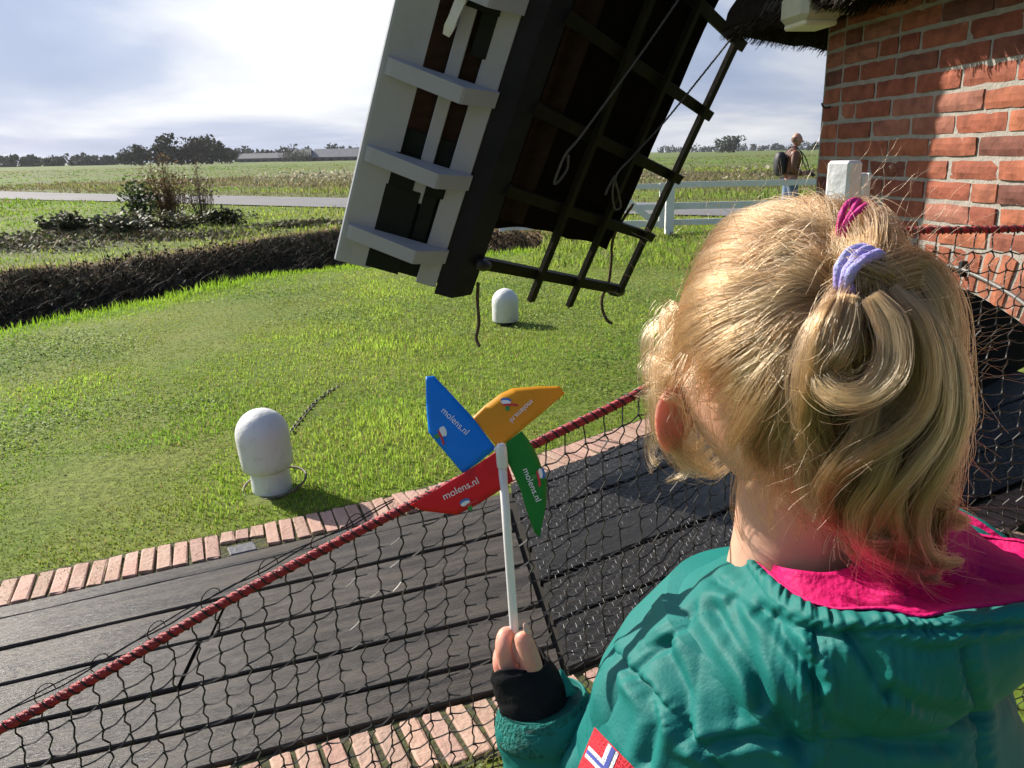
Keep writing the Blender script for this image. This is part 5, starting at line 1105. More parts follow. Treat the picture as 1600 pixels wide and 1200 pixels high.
# eyes, lips are below; ears: cupped shells
def ear(c, side, fw):
    """side: unit vector pointing away from the head; fw: forward"""
    V = []; n1, n2 = 22, 7; up = np.array((0, 0, 1.0)); bk = -fw
    for i in range(n1):
        a = 2*math.pi*i/n1; ca, sa = math.cos(a), math.sin(a)
        for j in range(n2):
            r_ = (j+.3)/n2; y_ = ca*.0165*r_*(1.0+.15*sa); z_ = sa*.0285*r_-.001; rim = .0045*math.exp(-((r_-.86)/.14)**2)+.010*r_*(.6-.5*ca)
            V.append(np.asarray(c)+bk*(y_*.45)+side*(rim+1.35*y_+.012)+up*(z_-.18*y_))
    n = len(V); V2 = [q-side*.0028+bk*.0016 for q in V]; F = grid_faces(n1, n2, cu=True); F2 = [tuple(n+k for k in reversed(q)) for q in F]; rim_ = [(i*n2+n2-1, ((i+1) % n1)*n2+n2-1, n+((i+1) % n1)*n2+n2-1, n+i*n2+n2-1) for i in range(n1)]
    return V+V2, F+F2+rim_
f3 = np.array((FW[0], FW[1], 0)); sL = np.array((-FW[1], FW[0], 0))
ear_m = material('ear_skin', (.66, .34, .26), .5, (.62, .26, .20), 30, sss=.4, trans=.45, sssr=(1, .25, .12))
bo = body.build('body', skin_m, girl, True)
eyem = material('eye_white', (.8, .8, .78), .2); iris = material('eye_blue', (.06, .14, .22), .2); lipm = material('lips', (.55, .20, .18), .4)
for s_ in (-1, 1):
    ec = HC+f3*.077+sL*s_*.030+np.array((0, 0, .002)); mb = MB(); V, F = ball(ec, (.0115, .0115, .0105), 14, 10); mb.add(V, F); V, F = ball(ec+f3*.0065, (.0058, .0058, .0058), 10, 8); mb.add(V, F, 1); mb.build('eye', [eyem, iris], bo, True)
mb = MB(); mb.tube(spline([HC+f3*.082+sL*.018+np.array((0, 0, -.056)), HC+f3*.0915+np.array((0, 0, -.055)), HC+f3*.082-sL*.018+np.array((0, 0, -.056))], 9), [.001, .003, .004, .0045, .0045, .0045, .004, .003, .001], 8); mb.build('lips', lipm, bo, True)
eL = at(1088, 652, .552); V, F = ear(eL+sL*-.004, nrm(sL*.97+f3*.22), nrm(f3*.9+sL*.1)); mb = MB(); mb.add(V, F); mb.build('ear', ear_m, bo, True)
V, F = ear(HC-sL*.074+np.array((0, 0, -.03))+f3*.002, nrm(-sL*.93-f3*.3), f3); mb = MB(); mb.add(V, F); mb.build('ear', ear_m, bo, True)
# ---- left hand round the stick: palm, four curled fingers, thumb
g0 = s1-sdir*.004
def hp(px, py, Y): return at(px, py, Y)
HV = [Wr, hp(826, 1072, .572), hp(812, 1045, .576)]; HE = [(0, 1), (1, 2)]; Hr = [.019, .020, .016]
fb = [((796, 1050, .570), (786, 1015, .572), (788, 991, .580), (800, 990, .592), (808, 1000, .592)), ((793, 1068, .573), (782, 1036, .578), (784, 1012, .588), (798, 1010, .598), (808, 1020, .597)), ((797, 1084, .576), (786, 1056, .583), (787, 1034, .593), (800, 1032, .602), (810, 1042, .600)), ((804, 1098, .578), (794, 1076, .587), (795, 1058, .596), (806, 1056, .603), (814, 1064, .601))]
fr_ = [(.0080, .0079, .0076, .0066, .0056), (.0080, .0080, .0077, .0066, .0056), (.0075, .0075, .0072, .0062, .0053), (.0066, .0066, .0063, .0056, .0048)]
for pts, rr2 in zip(fb, fr_):
    b0 = len(HV); HV += [hp(*q) for q in pts]; HE += [(1, b0)]+[(b0+k, b0+k+1) for k in range(4)]; Hr += list(rr2)
b0 = len(HV); HV += [hp(835, 1062, .566), hp(829, 1030, .566), hp(819, 1003, .570), hp(813, 985, .574)]; HE += [(1, b0), (b0, b0+1), (b0+1, b0+2), (b0+2, b0+3)]; Hr += [.0100, .0092, .0085, .0070]
v, f = skin_mesh(HV, HE, Hr, 2); mb = MB(); mb.add(v, f); hand = mb.build('hand', material('hand_skin', (.66, .36, .27), .5, (.66, .27, .20), 60, .1, 150, sss=.4, spec=.35), bo, True)
nail = material('finger_nail', (.72, .42, .35), .3)
# thumb nail
tp_, tq_ = hp(813, 985, .574), hp(829, 1030, .566); ta_ = nrm(tp_-tq_); tn_ = nrm(nrm(c_o-tp_)*.55+c_r*.75-ta_*.0); tn_ = nrm(tn_-ta_*(tn_@ta_)); ts_ = np.cross(ta_, tn_); V, F = ball((0, 0, 0), (1, 1, 1), 14, 10); V = np.array(V); mb = MB(); mb.add(tp_+ta_*.0005+tn_*.0066+np.outer(V[:, 0]*.0036, ts_)+np.outer(V[:, 1]*.0012, tn_)+np.outer(V[:, 2]*.0050, ta_), F); mb.build('nail', material('finger_nail', (.74, .44, .36), .3), bo, True)
# right hand (hidden in front of her)
HV = [WrR, WrR+(-.02, .05, .01)]; HE = [(0, 1)]; Hr = [.02, .022]
for k in range(4):
    b0 = len(HV); z_ = .018-.012*k; HV += [WrR+(-.03, .075, z_), WrR+(-.04, .10, z_-.008), WrR+(-.05, .105, z_-.028)]; HE += [(1, b0), (b0, b0+1), (b0+1, b0+2)]; Hr += [.0075, .007, .006]
b0 = len(HV); HV += [WrR+(-.045, .045, .02), WrR+(-.06, .07, .025)]; HE += [(0, b0), (b0, b0+1)]; Hr += [.009, .007]
v, f = skin_mesh(HV, HE, Hr, 1); mb = MB(); mb.add(v, f); mb.build('hand', skin_m, bo, True)

# ---- clothes
teal = material('teal_nylon', (.0025, .125, .114), .64, (.0035, .150, .137), 6, .10, 420, spec=.28)
pink = material('pink_lining', (.62, .008, .140), .68, (.52, .006, .115), 6, .3, 200, spec=.2)
tcx, tcy = .203, .505
RG = [(.60, .150, .112), (.80, .156, .114), (1.0, .160, .116), (1.09, .158, .117), (1.135, .146, .117), (1.165, .130, .112), (1.19, .108, .104), (1.21, .090, .095), (1.226, .078, .086), (1.240, .068, .076), (1.252, .060, .064)]
RG = np.array(RG); nt_, nz_ = 330, 190; zt = np.interp(np.linspace(0, 1, nz_), [0, .18, 1], [.60, 1.02, 1.206])
def seam_d(p, line): return float(np.min([np.linalg.norm(p-(a+np.clip(((p-a)@(b_-a))/((b_-a)@(b_-a)), 0, 1)*(b_-a))) for a, b_ in zip(line[:-1], line[1:])]))
seams = []
def torso_pt(th, z):
    hw, hd = np.interp(z, RG[:, 0], RG[:, 1]), np.interp(z, RG[:, 0], RG[:, 2]); c_, s_ = math.cos(th), math.sin(th); e_ = .86; return np.array((tcx+hw*math.copysign(abs(c_)**e_, c_), tcy+hd*math.copysign(abs(s_)**e_, s_), z))
def on_torso(px, py):
    """meet the ray with the jacket's back"""
    d = ray(px, py); lo = None
    for Y in np.linspace(.30, .56, 400):
        p = c_o+d*(Y/d[1]); hw, hd = np.interp(p[2], RG[:, 0], RG[:, 1]), np.interp(p[2], RG[:, 0], RG[:, 2])
        if p[2] < 1.252 and (abs((p[0]-tcx)/hw)**2.3+abs((p[1]-tcy)/hd)**2.3) <= 1: return p
    return at(px, py, .45)
SM = [[on_torso(x, y) for x, y in l] for l in ([(1100, 950), (1040, 985), (985, 1035), (958, 1020)], [(985, 1035), (1050, 1090), (1110, 1160), (1180, 1230)], [(1288, 980), (1284, 1060), (1280, 1130), (1278, 1230)], [(1508, 1010), (1530, 1090), (1540, 1200)], [(1130, 960), (1190, 1060), (1270, 1160), (1310, 1230)])]
SM = [np.array(l) for l in SM]
def vn2(a_): return a_/(np.linalg.norm(a_, axis=-1, keepdims=True)+1e-9)
def crease(p, f, sx=1.0, o=0.0): return abs(n3((p[0]*f*sx+o, p[1]*f, p[2]*f/sx+o)))
def segs_dist(P, l): return np.min([np.linalg.norm(P-(a_+np.clip(((P-a_)@(b_-a_))/((b_-a_)@(b_-a_)), 0, 1)[:, None]*(b_-a_)), axis=1) for a_, b_ in zip(l[:-1], l[1:])], axis=0)
PT = np.array([torso_pt(2*math.pi*i/nt_, zt[j]) for i in range(nt_) for j in range(nz_)]); SD = np.min([segs_dist(PT, l) for l in SM], axis=0); V = []
for k, p in enumerate(PT):
    q = np.array((p[0]-tcx, p[1]-tcy, 0)); nn = nrm(nrm(q+1e-9)+np.array((0, 0, .9*min(1, max(0, (p[2]-1.13)/.1)))))
    if p[1] > tcy+.02 or p[2] < 1.0: V.append(p+nn*.005*n3(p*9)); continue
    w_ = (p[0]*.8+p[2]*.6, p[1], p[2]*.8-p[0]*.6)
    d = .0060*n3((p[0]*7, p[1]*7, p[2]*5))+.0045*(crease((w_[0], w_[1], w_[2]*.45), 11)-.25)+.0014*(crease((w_[0]+w_[2]*.3, w_[1], w_[2]*.6), 31, 1, 3)-.25)+.0005*(crease(w_, 75, 1, 9)-.25)
    fan = (p[0]-.205)/(1.42-p[2]); env = math.exp(-((p[2]-1.195)/.040)**2)*min(1, max(0, (.30-p[0])/.06)); d += .0050*env*(abs(math.sin(fan*40+2.4*n3((p[0]*13, 0, p[2]*9))))**.6-.5)*(.4+1.2*abs(n3((fan*8, 1, 1))))
    d += 0.0
    V.append(p+nn*d)
V.append(np.array((tcx, tcy+.015, 1.206))); mb = MB(); mb.add(V, grid_faces(nt_, nz_, cu=True)+[(i*nz_+nz_-1, ((i+1) % nt_)*nz_+nz_-1, nt_*nz_) for i in range(nt_)]); jacket = mb.build('jacket', teal, girl, True)
def sleeve(path, radii, name, nl=90, na=56, seed=0, tight=1.0):
    S = spline(np.array(path), nl); rr2 = np.interp(np.linspace(0, 1, nl), np.linspace(0, 1, len(radii)), radii); T = np.gradient(S, axis=0); T /= np.linalg.norm(T, axis=1)[:, None]; u = np.cross(T[0], (0, 1, 0.2)); u /= np.linalg.norm(u); V = []
    dl = np.concatenate([[0], np.cumsum(np.linalg.norm(np.diff(S, axis=0), axis=1))])
    for i in range(nl):
        u = u-T[i]*(u@T[i]); u /= np.linalg.norm(u); w_ = np.cross(T[i], u)
        for k in range(na):
            a = 2*math.pi*k/na; d = u*math.cos(a)+w_*math.sin(a); p = S[i]+d*rr2[i]; q = .0050*n3((p[0]*16+seed, p[1]*16, p[2]*16))+.0062*(abs(n3((dl[i]*38+seed, math.cos(a)*1.1, math.sin(a)*1.1)))-.25)+.0030*(abs(n3((p[0]*40+seed, p[1]*40, p[2]*60)))-.25)+.0010*(abs(n3((p[0]*95, p[1]*95+seed, p[2]*95)))-.25); V.append(p+d*q*tight*min(1, (nl-1-i)/12+.15))
    mb = MB(); mb.add(V, [tuple(reversed(q)) for q in grid_faces(nl, na, cv=True)]+[tuple(range(na)), tuple((nl-1)*na+k for k in range(na-1, -1, -1))]); return mb.build(name, teal, jacket, True), S, T
sleeve([Sh+(.030, -.004, .012), Sh+(.0, -.006, -.005), Sh+(-.012, -.003, -.05), (Sh+El)/2+(-.004, 0, 0), El+(0, 0, .02)], [.046, .052, .050, .047, .046], 'upper_sleeve', 80, 64, 3)
Cf = at(846, 1092, .566); fs, fS, fT = sleeve([El+(.012, -.015, -.01), El+(-.004, .0, .03), (El+Cf)/2+(-.004, .0, .01), Cf+(Cf-El)*-.08, Cf], [.046, .048, .047, .042, .0335], 'lower_sleeve', 90, 64, 8)
sleeve([ShR+(-.03, -.004, .012), ShR+(0, -.006, -.005), ShR+(.014, 0, -.05), (ShR+ElR)/2, ElR], [.050, .057, .053, .048, .045], 'upper_sleeve', 60, 40, 13); sleeve([ElR+(0, -.01, -.01), ElR+(0, .02, .01), (ElR+WrR)/2, WrR+(.005, -.02, 0)], [.044, .044, .040, .035], 'lower_sleeve', 60, 40, 17)
# hook-and-loop cuff strap
velc = material('velcro_strap', (.004, .150, .128), .9, (.008, .22, .19), 160, 1.0, 320, thresh=(.42, .6))
tip = fS[-1]; ax = nrm(fS[-1]-fS[-8]); toC = nrm(c_o-tip); uu = nrm(toC-ax*(toC@ax)); ww = np.cross(ax, uu); V = []
n1, n2 = 34, 9
for i in range(n1):
    a = R(-88)+R(165)*i/(n1-1)
    for j in range(n2):
        l = -.0005-.0235*j/(n2-1); r_ = .0362+.0075*j/(n2-1)+.0014*math.sin(math.pi*j/(n2-1))+.0008*n3((a*3, l*90, 2)); V.append(tip+ax*(l+.002)+(uu*math.cos(a)+ww*math.sin(a))*r_)
mb = MB(); mb.add(V, grid_faces(n1, n2)); o = mb.build('cuff_strap', velc, jacket, True); m3 = o.modifiers.new('t', 'SOLIDIFY'); m3.thickness = .0026; m3.offset = 0
mb = MB(); q0, q1 = at(893, 1086, .556), at(875, 1046, .566); mb.tube(spline([q0, (q0+q1)/2+(.001, 0, 0), q1], 6), [.0052, .0042, .0036, .0030, .0024, .0012], 6, flat=.35); mb.build('strap_end', teal, jacket, True)
# stretchy black inner cuff over the hand
bk_m = material('black_knit', (.008, .008, .010), .8, (.013, .013, .015), 40, .15, 180, spec=.1); n1, n2 = 30, 40; S = spline([Cf-(Cf-El)*.12, at(840, 1105, .565), at(828, 1078, .571), at(813, 1050, .577), at(808, 1038, .579)], n1); T = np.gradient(S, axis=0); T /= np.linalg.norm(T, axis=1)[:, None]; u = np.cross(T[0], (0, 1, .1)); u /= np.linalg.norm(u); V = []; rr2 = np.interp(np.linspace(0, 1, n1), [0, .3, .55, .8, 1], [.0275, .0275, .0270, .0245, .0225])
for i in range(n1):
    u = u-T[i]*(u@T[i]); u /= np.linalg.norm(u); w_ = np.cross(T[i], u)
    for k in range(n2):
        a = 2*math.pi*k/n2; d = u*math.cos(a)+w_*math.sin(a); V.append(S[i]+d*(rr2[i]+.0014*n3((S[i][0]*60+math.cos(a)*2, math.sin(a)*2, i*.2)))-T[i]*(.007*math.cos(2*a+.6)*(i/(n1-1))**3))
mb = MB(); mb.add(V, [tuple(reversed(q)) for q in grid_faces(n1, n2, cv=True)]); o = mb.build('inner_cuff', bk_m, jacket, True); m3 = o.modifiers.new('t', 'SOLIDIFY'); m3.thickness = .0016; m3.offset = 1
# hood: rim roll, outer shell, pink lining
RIM = [(1182, 874, .505), (1206, 895, .468), (1248, 927, .432), (1300, 946, .412), (1380, 950, .396), (1432, 960, .390), (1490, 952, .390), (1560, 942, .394), (1640, 925, .408), (1725, 890, .450), (1700, 850, .515), (1610, 862, .545), (1528, 812, .575), (1470, 786, .60), (1385, 782, .640), (1280, 792, .655), (1225, 808, .632), (1192, 826, .585), (1183, 852, .542)]
rim = np.array([at(*q) for q in RIM]); nr_ = 460; rimS = spline(np.vstack([rim, rim[:1]]), nr_+1)[:-1]; tt_ = np.arange(nr_)/nr_
NKp = [(1194, 872, .512), (1212, 883, .492), (1245, 890, .474), (1300, 893, .468), (1360, 872, .472), (1400, 846, .480), (1440, 812, .497), (1470, 792, .520), (1490, 790, .545), (1500, 806, .565), (1480, 815, .580), (1440, 815, .590), (1400, 812, .597), (1350, 815, .603), (1290, 818, .605), (1230, 822, .600), (1205, 836, .585), (1190, 846, .560), (1184, 860, .535)]
nk = np.array([at(*q) for q in NKp]); nkS = spline(np.vstack([nk, nk[:1]]), nr_+1)[:-1]
n2 = 26; V = []
for i in range(nr_):
    for j in range(n2):
        t_ = j/(n2-1); p = rimS[i]*(1-t_)+nkS[i]*t_; sag = .016*math.sin(math.pi*t_)**1.0*(1 if rimS[i][1] < .52 else .3); w_ = .0085*(abs(n3((p[0]*22, p[1]*18, 4)))-.25)+.0050*(abs(n3((p[0]*48+p[1]*40, p[1]*50, 9)))-.25)+.0018*(abs(n3((p[0]*110, p[1]*110, 9)))-.25)+.0030*math.sin(math.pi*t_)*math.sin(tt_[i]*6.28*7+p[0]*40); V.append(p+np.array((0, 0, -sag+w_*math.sin(math.pi*min(1, t_+.1)))))
mb = MB(); mb.add(V, grid_faces(nr_, n2, cu=True)); lin = mb.build('hood_lining', pink, jacket, True); m3 = lin.modifiers.new('t', 'SOLIDIFY'); m3.thickness = .0015; m3.offset = -1
# teal shell from rim outwards and down onto the back; gathered tunnel near the rim
cen = np.array((tcx, tcy+.01, 0)); n2 = 64; V = []
for i in range(nr_):
    out_ = rimS[i]-cen; out_[2] = 0; out_ = nrm(out_); near = np.clip((.56-rimS[i][1])/.10, 0, 1)
    lowz = 1.205 if near > 0 else 1.235; foot = cen+out_*0; hw, hd = np.interp(1.178, RG[:, 0], RG[:, 1])*.90, np.interp(1.178, RG[:, 0], RG[:, 2])*.955
    ep_ = (abs(out_[0])**2.3+abs(out_[1])**2.3)**(-1/2.3); foot = np.array((tcx+hw*out_[0]*ep_, tcy+hd*out_[1]*ep_, 1.180)); gather = near*np.clip((.245-rimS[i][0])/.03, 0, 1)
    for j in range(n2):
        t_ = j/(n2-1); ph = tt_[i]*6.283; gz = .0030*gather*math.sin(ph*58+5*n3((ph*6, 1, 1)))*(.25+1.1*abs(n3((ph*11, 4, 1))))
        if t_ < .34:          # the roll of the rim, a fat half tube
            a = math.pi*(t_/.34)*1.1; rr3 = .0022+.0055*near**2; p = rimS[i]+out_*(rr3*(1-math.cos(a)))+np.array((0, 0, rr3*.9*math.sin(a)-rr3*.8))
            p = p+out_*gz*math.sin(a)*.8+np.array((0, 0, gz*math.sin(a)))+np.array((0, 0, .0035*near*(1-gather)*n3((p[0]*40, p[1]*40, 2))))
            last = p
        else:
            s_ = (t_-.34)/.66; p = last*(1-s_)+foot*s_+out_*(.013*math.sin(math.pi*s_)*near)+np.array((0, 0, .004*math.sin(math.pi*s_))); p = p+out_*(.0040*n3((p[0]*24, p[1]*20, p[2]*14))+.0022*(abs(n3((p[0]*30+p[2]*16, p[1]*24, p[2]*20)))-.25)+.0006*(abs(n3(p*90))-.25)+.0042*gather*(abs(math.sin(ph*21+n3((ph*5, 0, 3))*4))**.6-.5)*abs(n3((ph*8, 2, 2)))*2.2*math.sin(math.pi*s_))*math.sin(math.pi*min(1, s_*1.0))
            if s_ < .16: p = p-out_*.0030*math.exp(-((s_-.08)/.05)**2)
        V.append(p)
V = np.array(V)
def px_of(P): d = P-c_o; z_ = d@c_f; return np.column_stack([800+FPX*(d@c_r)/z_, 600-FPX*(d@c_u)/z_])
def tailor(V, outw):
    """sewn seams and the creases that pull from them"""
    Q = px_of(V); D = np.zeros(len(V)); vis = V[:, 1] < tcy+.03
    def dist(l): return np.min([seg_dist(Q, np.array(a_, float), np.array(b_, float)) for a_, b_ in zip(l[:-1], l[1:])], axis=0)
    for l in ([(1090, 953), (1045, 1000), (994, 1056)], [(940, 1005), (994, 1056), (1048, 1109), (1122, 1200), (1170, 1260)], [(1276, 982), (1274, 1090), (1272, 1260)], [(1505, 1014), (1525, 1110), (1540, 1260)], [(1120, 908), (1185, 948), (1240, 978), (1300, 992), (1380, 985), (1500, 985), (1660, 970)]):
        q = dist(l); D += -.0034*np.exp(-(q/5.5)**2)+.0016*np.exp(-((q-20)/13)**2)
        D += .0007*np.exp(-((q-10)/8)**2)*np.sin(Q[:, 0]*.22+Q[:, 1]*.31+2*np.sin(Q[:, 1]*.05))
    for l, dp, wd in (([(1122, 955), (1170, 1040), (1255, 1178)], .0048, 11), ([(1191, 955), (1235, 1010), (1281, 1067)], .0040, 9), ([(1150, 950), (1175, 1010), (1190, 1100)], .0034, 9), ([(1215, 965), (1262, 1040), (1290, 1120)], .0032, 8), ([(1330, 990), (1365, 1040), (1385, 1085)], .0034, 10), ([(1040, 1010), (1070, 1080), (1075, 1150)], .0036, 11), ([(1010, 1075), (1025, 1130), (1010, 1190)], .0036, 10), ([(1395, 1080), (1450, 1110), (1520, 1120)], .0030, 10), ([(1300, 1130), (1380, 1160), (1470, 1165)], .0026, 10), ([(1100, 1165), (1190, 1150), (1262, 1160)], .0030, 9)):
        q = dist(l); D += -dp*np.exp(-(q/wd)**2)+dp*.75*np.exp(-((q-wd*2.2)/(wd*1.3))**2)
    D[~vis] = 0; return V+outw*D[:, None]
V = tailor(V, vn2(np.column_stack([V[:, 0]-cen[0], V[:, 1]-cen[1], np.full(len(V), .06)])))
mb = MB(); mb.add(V, [tuple(reversed(q)) for q in grid_faces(nr_, n2, cu=True)]); mb.build('hood', teal, jacket, True)
me_ = jacket.data; jo = np.array(jacket.location)+np.array(girl.location); jv = np.zeros(len(me_.vertices)*3); me_.vertices.foreach_get('co', jv); jv = jv.reshape(-1, 3)+jo; jv = tailor(jv, vn2(np.column_stack([jv[:, 0]-cen[0], jv[:, 1]-cen[1], np.full(len(jv), .03)]))); me_.vertices.foreach_set('co', (jv-jo).ravel()); me_.update()
# stitching along the seams and the hood's tunnel
mb = MB()
for l in (SM[2], SM[0], SM[3]):
    S_ = spline(l, 60)
    for k in range(0, 58, 2): a_, b_ = S_[k], S_[k]*.45+S_[k+1]*.55; o3 = nrm(c_o-a_)*.0016; mb.tube([a_+o3, b_+o3], .00032, 4)
mb.build('stitching', material('teal_thread', (.02, .26, .24), .6), jacket)
# standing front collar left of the neck
cl = [at(1166, 862, .535), at(1163, 838, .545), at(1160, 812, .552), at(1166, 798, .560)]; mb = MB(); mb.tube(spline(cl, 12), np.interp(np.linspace(0, 1, 12), [0, .5, 1], [.0055, .0062, .0045]), 10, flat=.7); mb.build('collar', teal, jacket, True)
# trousers and shoes (below the picture)
mb = MB(); v, f = skin_mesh([(.20, .52, .72), (.135, .52, .62), (.14, .535, .37), (.14, .52, .09), (.265, .52, .62), (.26, .535, .37), (.26, .52, .09)], [(0, 1), (1, 2), (2, 3), (0, 4), (4, 5), (5, 6)], [.10, .078, .058, .048, .078, .058, .048], 2); mb.add(v, f); mb.build('trousers', material('navy_trousers', (.02, .025, .05), .8), girl, True)
mb = MB()
for x in (.135, .265): mb.tube([(x, .48, .035), (x, .52, .045), (x, .60, .04), (x, .66, .03)], [.028, .036, .036, .022], 10)
mb.build('shoes', black_n, girl, True)
# arm badge: red flag with a white edged blue cross, sewn on the sleeve
from mathutils.bvhtree import BVHTree
def bvh_of(objs):
    vs_, fs_ = [], []
    for o in objs:
        off = np.array(o.location); pr = o.parent
        while pr is not None: off = off+np.array(pr.location); pr = pr.parent
        k = len(vs_); vs_ += [Vector(np.array(v_.co)+off) for v_ in o.data.vertices]; fs_ += [[k+i for i in p_.vertices] for p_ in o.data.polygons]
    return BVHTree.FromPolygons(vs_, fs_)
BV = bvh_of([o for o in jacket.children if o.name.startswith('upper_sleeve')]+[jacket])
def drape(px, py, lift):
    d = Vector(nrm(ray(px, py))); h, n_, i_, t_ = BV.ray_cast(Vector(c_o), d); h = h if h is not None else Vector(at(px, py, .47)); return np.array(h-d*lift)
BA, BB, BD = np.array((929, 1136.)), np.array((1003, 1212.)), np.array((900, 1206.))
def flag(u0, u1, v0, v1, lift, m_, name, nu=14, nv=12):
    V = []
    for i in range(nu):
        for j in range(nv): u = u0+(u1-u0)*i/(nu-1); v = v0+(v1-v0)*j/(nv-1); q = BA+(BB-BA)*u+(BD-BA)*v; V.append(drape(q[0], q[1], lift))
    mb = MB(); mb.add(V, grid_faces(nu, nv)); return mb.build(name, m_, jacket, True)
redb = material('red_badge', (.60, .010, .030), .75, (.52, .008, .025), 90, .5, 500); whb = material('white_thread', (.74, .74, .76), .8, (.62, .62, .66), 90, .5, 500); blb = material('blue_thread', (.05, .07, .30), .8)
flag(0, 1, 0, 1, .0012, redb, 'arm_badge', 22, 18)
flag(.30, .52, .03, .97, .0018, whb, 'badge_cross', 6, 18); flag(.03, .97, .38, .62, .0019, whb, 'badge_cross', 22, 6); flag(.37, .45, .03, .97, .0025, blb, 'badge_cross', 4, 18); flag(.03, .97, .46, .54, .0026, blb, 'badge_cross', 22, 4)

# ---- hair: real strands
hair_m = bpy.data.materials.new('blonde_hair'); hair_m.use_nodes = True; t = hair_m.node_tree; t.nodes.clear(); o_ = N(t, 'ShaderNodeOutputMaterial'); hb_ = N(t, 'ShaderNodeBsdfHairPrincipled'); hb_.parametrization = 'COLOR'; hi_ = N(t, 'ShaderNodeHairInfo'); rp = N(t, 'ShaderNodeValToRGB'); ta = N(t, 'ShaderNodeAttribute', attribute_name='tone'); L(t, M_(t, 'ADD', M_(t, 'MULTIPLY', hi_.outputs['Random'], .45), ta.outputs['Fac']), rp.inputs[0])
rp.color_ramp.elements[0].color = (.080, .036, .017, 1); rp.color_ramp.elements[1].color = (.62, .325, .130, 1); q = rp.color_ramp.elements.new(.5); q.color = (.25, .110, .042, 1)
L(t, rp.outputs[0], hb_.inputs['Color']); hb_.inputs['Roughness'].default_value = .32; hb_.inputs['Radial Roughness'].default_value = .45; L(t, hb_.outputs[0], o_.inputs[0])
def strands(name, curves, root_r, tip_r, parent, mat=None, t0=.24):
    cv = bpy.data.hair_curves.new(name); sizes = [len(c_) for c_ in curves]; cv.add_curves(sizes); P = np.concatenate(curves).astype(np.float32)
    cv.attributes['position'].data.foreach_set('vector', (P-np.array((.20, .52, 0), np.float32)).ravel())
    ra = cv.attributes.get('radius') or cv.attributes.new('radius', 'FLOAT', 'POINT'); rr2 = np.concatenate([np.linspace(root_r, tip_r, n_) for n_ in sizes]).astype(np.float32); ra.data.foreach_set('value', rr2)
    tn = cv.attributes.new('tone', 'FLOAT', 'CURVE'); mid_ = np.array([c_[len(c_)//2] for c_ in curves]); tn.data.foreach_set('value', np.array([t0+.55*n3((q[0]*90, q[1]*90, q[2]*90))+.20*n3((q[0]*24, q[1]*24, q[2]*24)) for q in mid_], np.float32)); cv.materials.append(mat or hair_m); o = bpy.data.objects.new(name, cv); COL.objects.link(o); o.parent = girl; return o
def slerp(a, b, t_):
    c_ = np.clip(a@b, -1, 1); w_ = math.acos(c_); return a if w_ < 1e-4 else (math.sin((1-t_)*w_)*a+math.sin(t_*w_)*b)/math.sin(w_)
EP = at(1332, 432, .448); EK = at(1327, 342, .478)          # purple and pink elastics
toU = lambda p: nrm((np.asarray(p)-HC)/HR)
uE, uK = toU(EP), toU(EK); A_ = []
def scalp_dirs(n):
    o = []
    while len(o) < n:
        d = nrm(rng.normal(0, 1, 3)); lf = d[0]*FW[0]+d[1]*FW[1]; sd2 = d[0]*sL[0]+d[1]*sL[1]
        if d[2] < -.62+.1*abs(sd2): continue
        if lf > .45 and d[2] < .42: continue
        if lf > .05 and d[2] < -.05-.2*rng.random(): continue
        if abs(sd2) > .50 and lf > -.42 and d[2] < -.05: continue
        o.append((d, lf, sd2))
    return o
npt = 15; tv_ = np.linspace(0, 1, npt)
def vn(a_): return a_/np.linalg.norm(a_, axis=-1, keepdims=True)
for d0, lf, sd2 in scalp_dirs(1500):
    topm = (d0[2] > .62 and lf > -.35) and (d0@uK > .2); tgt = uK if topm else uE; Ep = EK if topm else EP; m_ = 20
    lift = .003+.0055*rng.random()+.007*n3((d0[0]*3, d0[1]*3, d0[2]*3)); cx_ = np.cross(d0, tgt); bend = cx_*(.16*n3((d0[0]*2.2, d0[1]*2.2, d0[2]*2.2+4))+rng.normal(0, .035)); wv = rng.normal(0, .006); ph = rng.random()*6
    d = vn(d0+rng.normal(0, .055, (m_, 3)))[:, None, :]; T_ = tv_[None, :, None]; om = np.arccos(np.clip((d*tgt).sum(-1, keepdims=True), -1, .9999)); sl_ = (np.sin((1-T_)*om)*d+np.sin(T_*om)*tgt)/np.sin(om)
    sn = np.sin(np.pi*T_); off = rng.normal(0, .034, (m_, 1, 3)); rnd = rng.random((m_, 1, 1)); stray = (rng.random((m_, 1, 1)) < .07)*rng.normal(0, .045, (m_, 1, 3)); q = vn(sl_+bend*sn+(off*(1-.45*T_)+stray)*sn+cx_*wv*np.sin(T_*9+ph)+cx_*.004*np.sin(T_*17+rnd*6)*rnd)
    r_ = 1.02+(lift+rng.normal(0, .0016, (m_, 1, 1))+(rnd > .94)*.005)/.085*np.sin(np.pi*np.minimum(1, T_*.95+.12)); P = HC+q*HR*r_
    f_ = np.clip((T_-.82)/.18, 0, 1)**1.5; P = P*(1-f_)+(Ep+vn(rng.normal(0, 1, (m_, 1, 3)))*.006)*f_; A_ += list(P)
strands('scalp_hair', A_, .00014, .00012, girl)
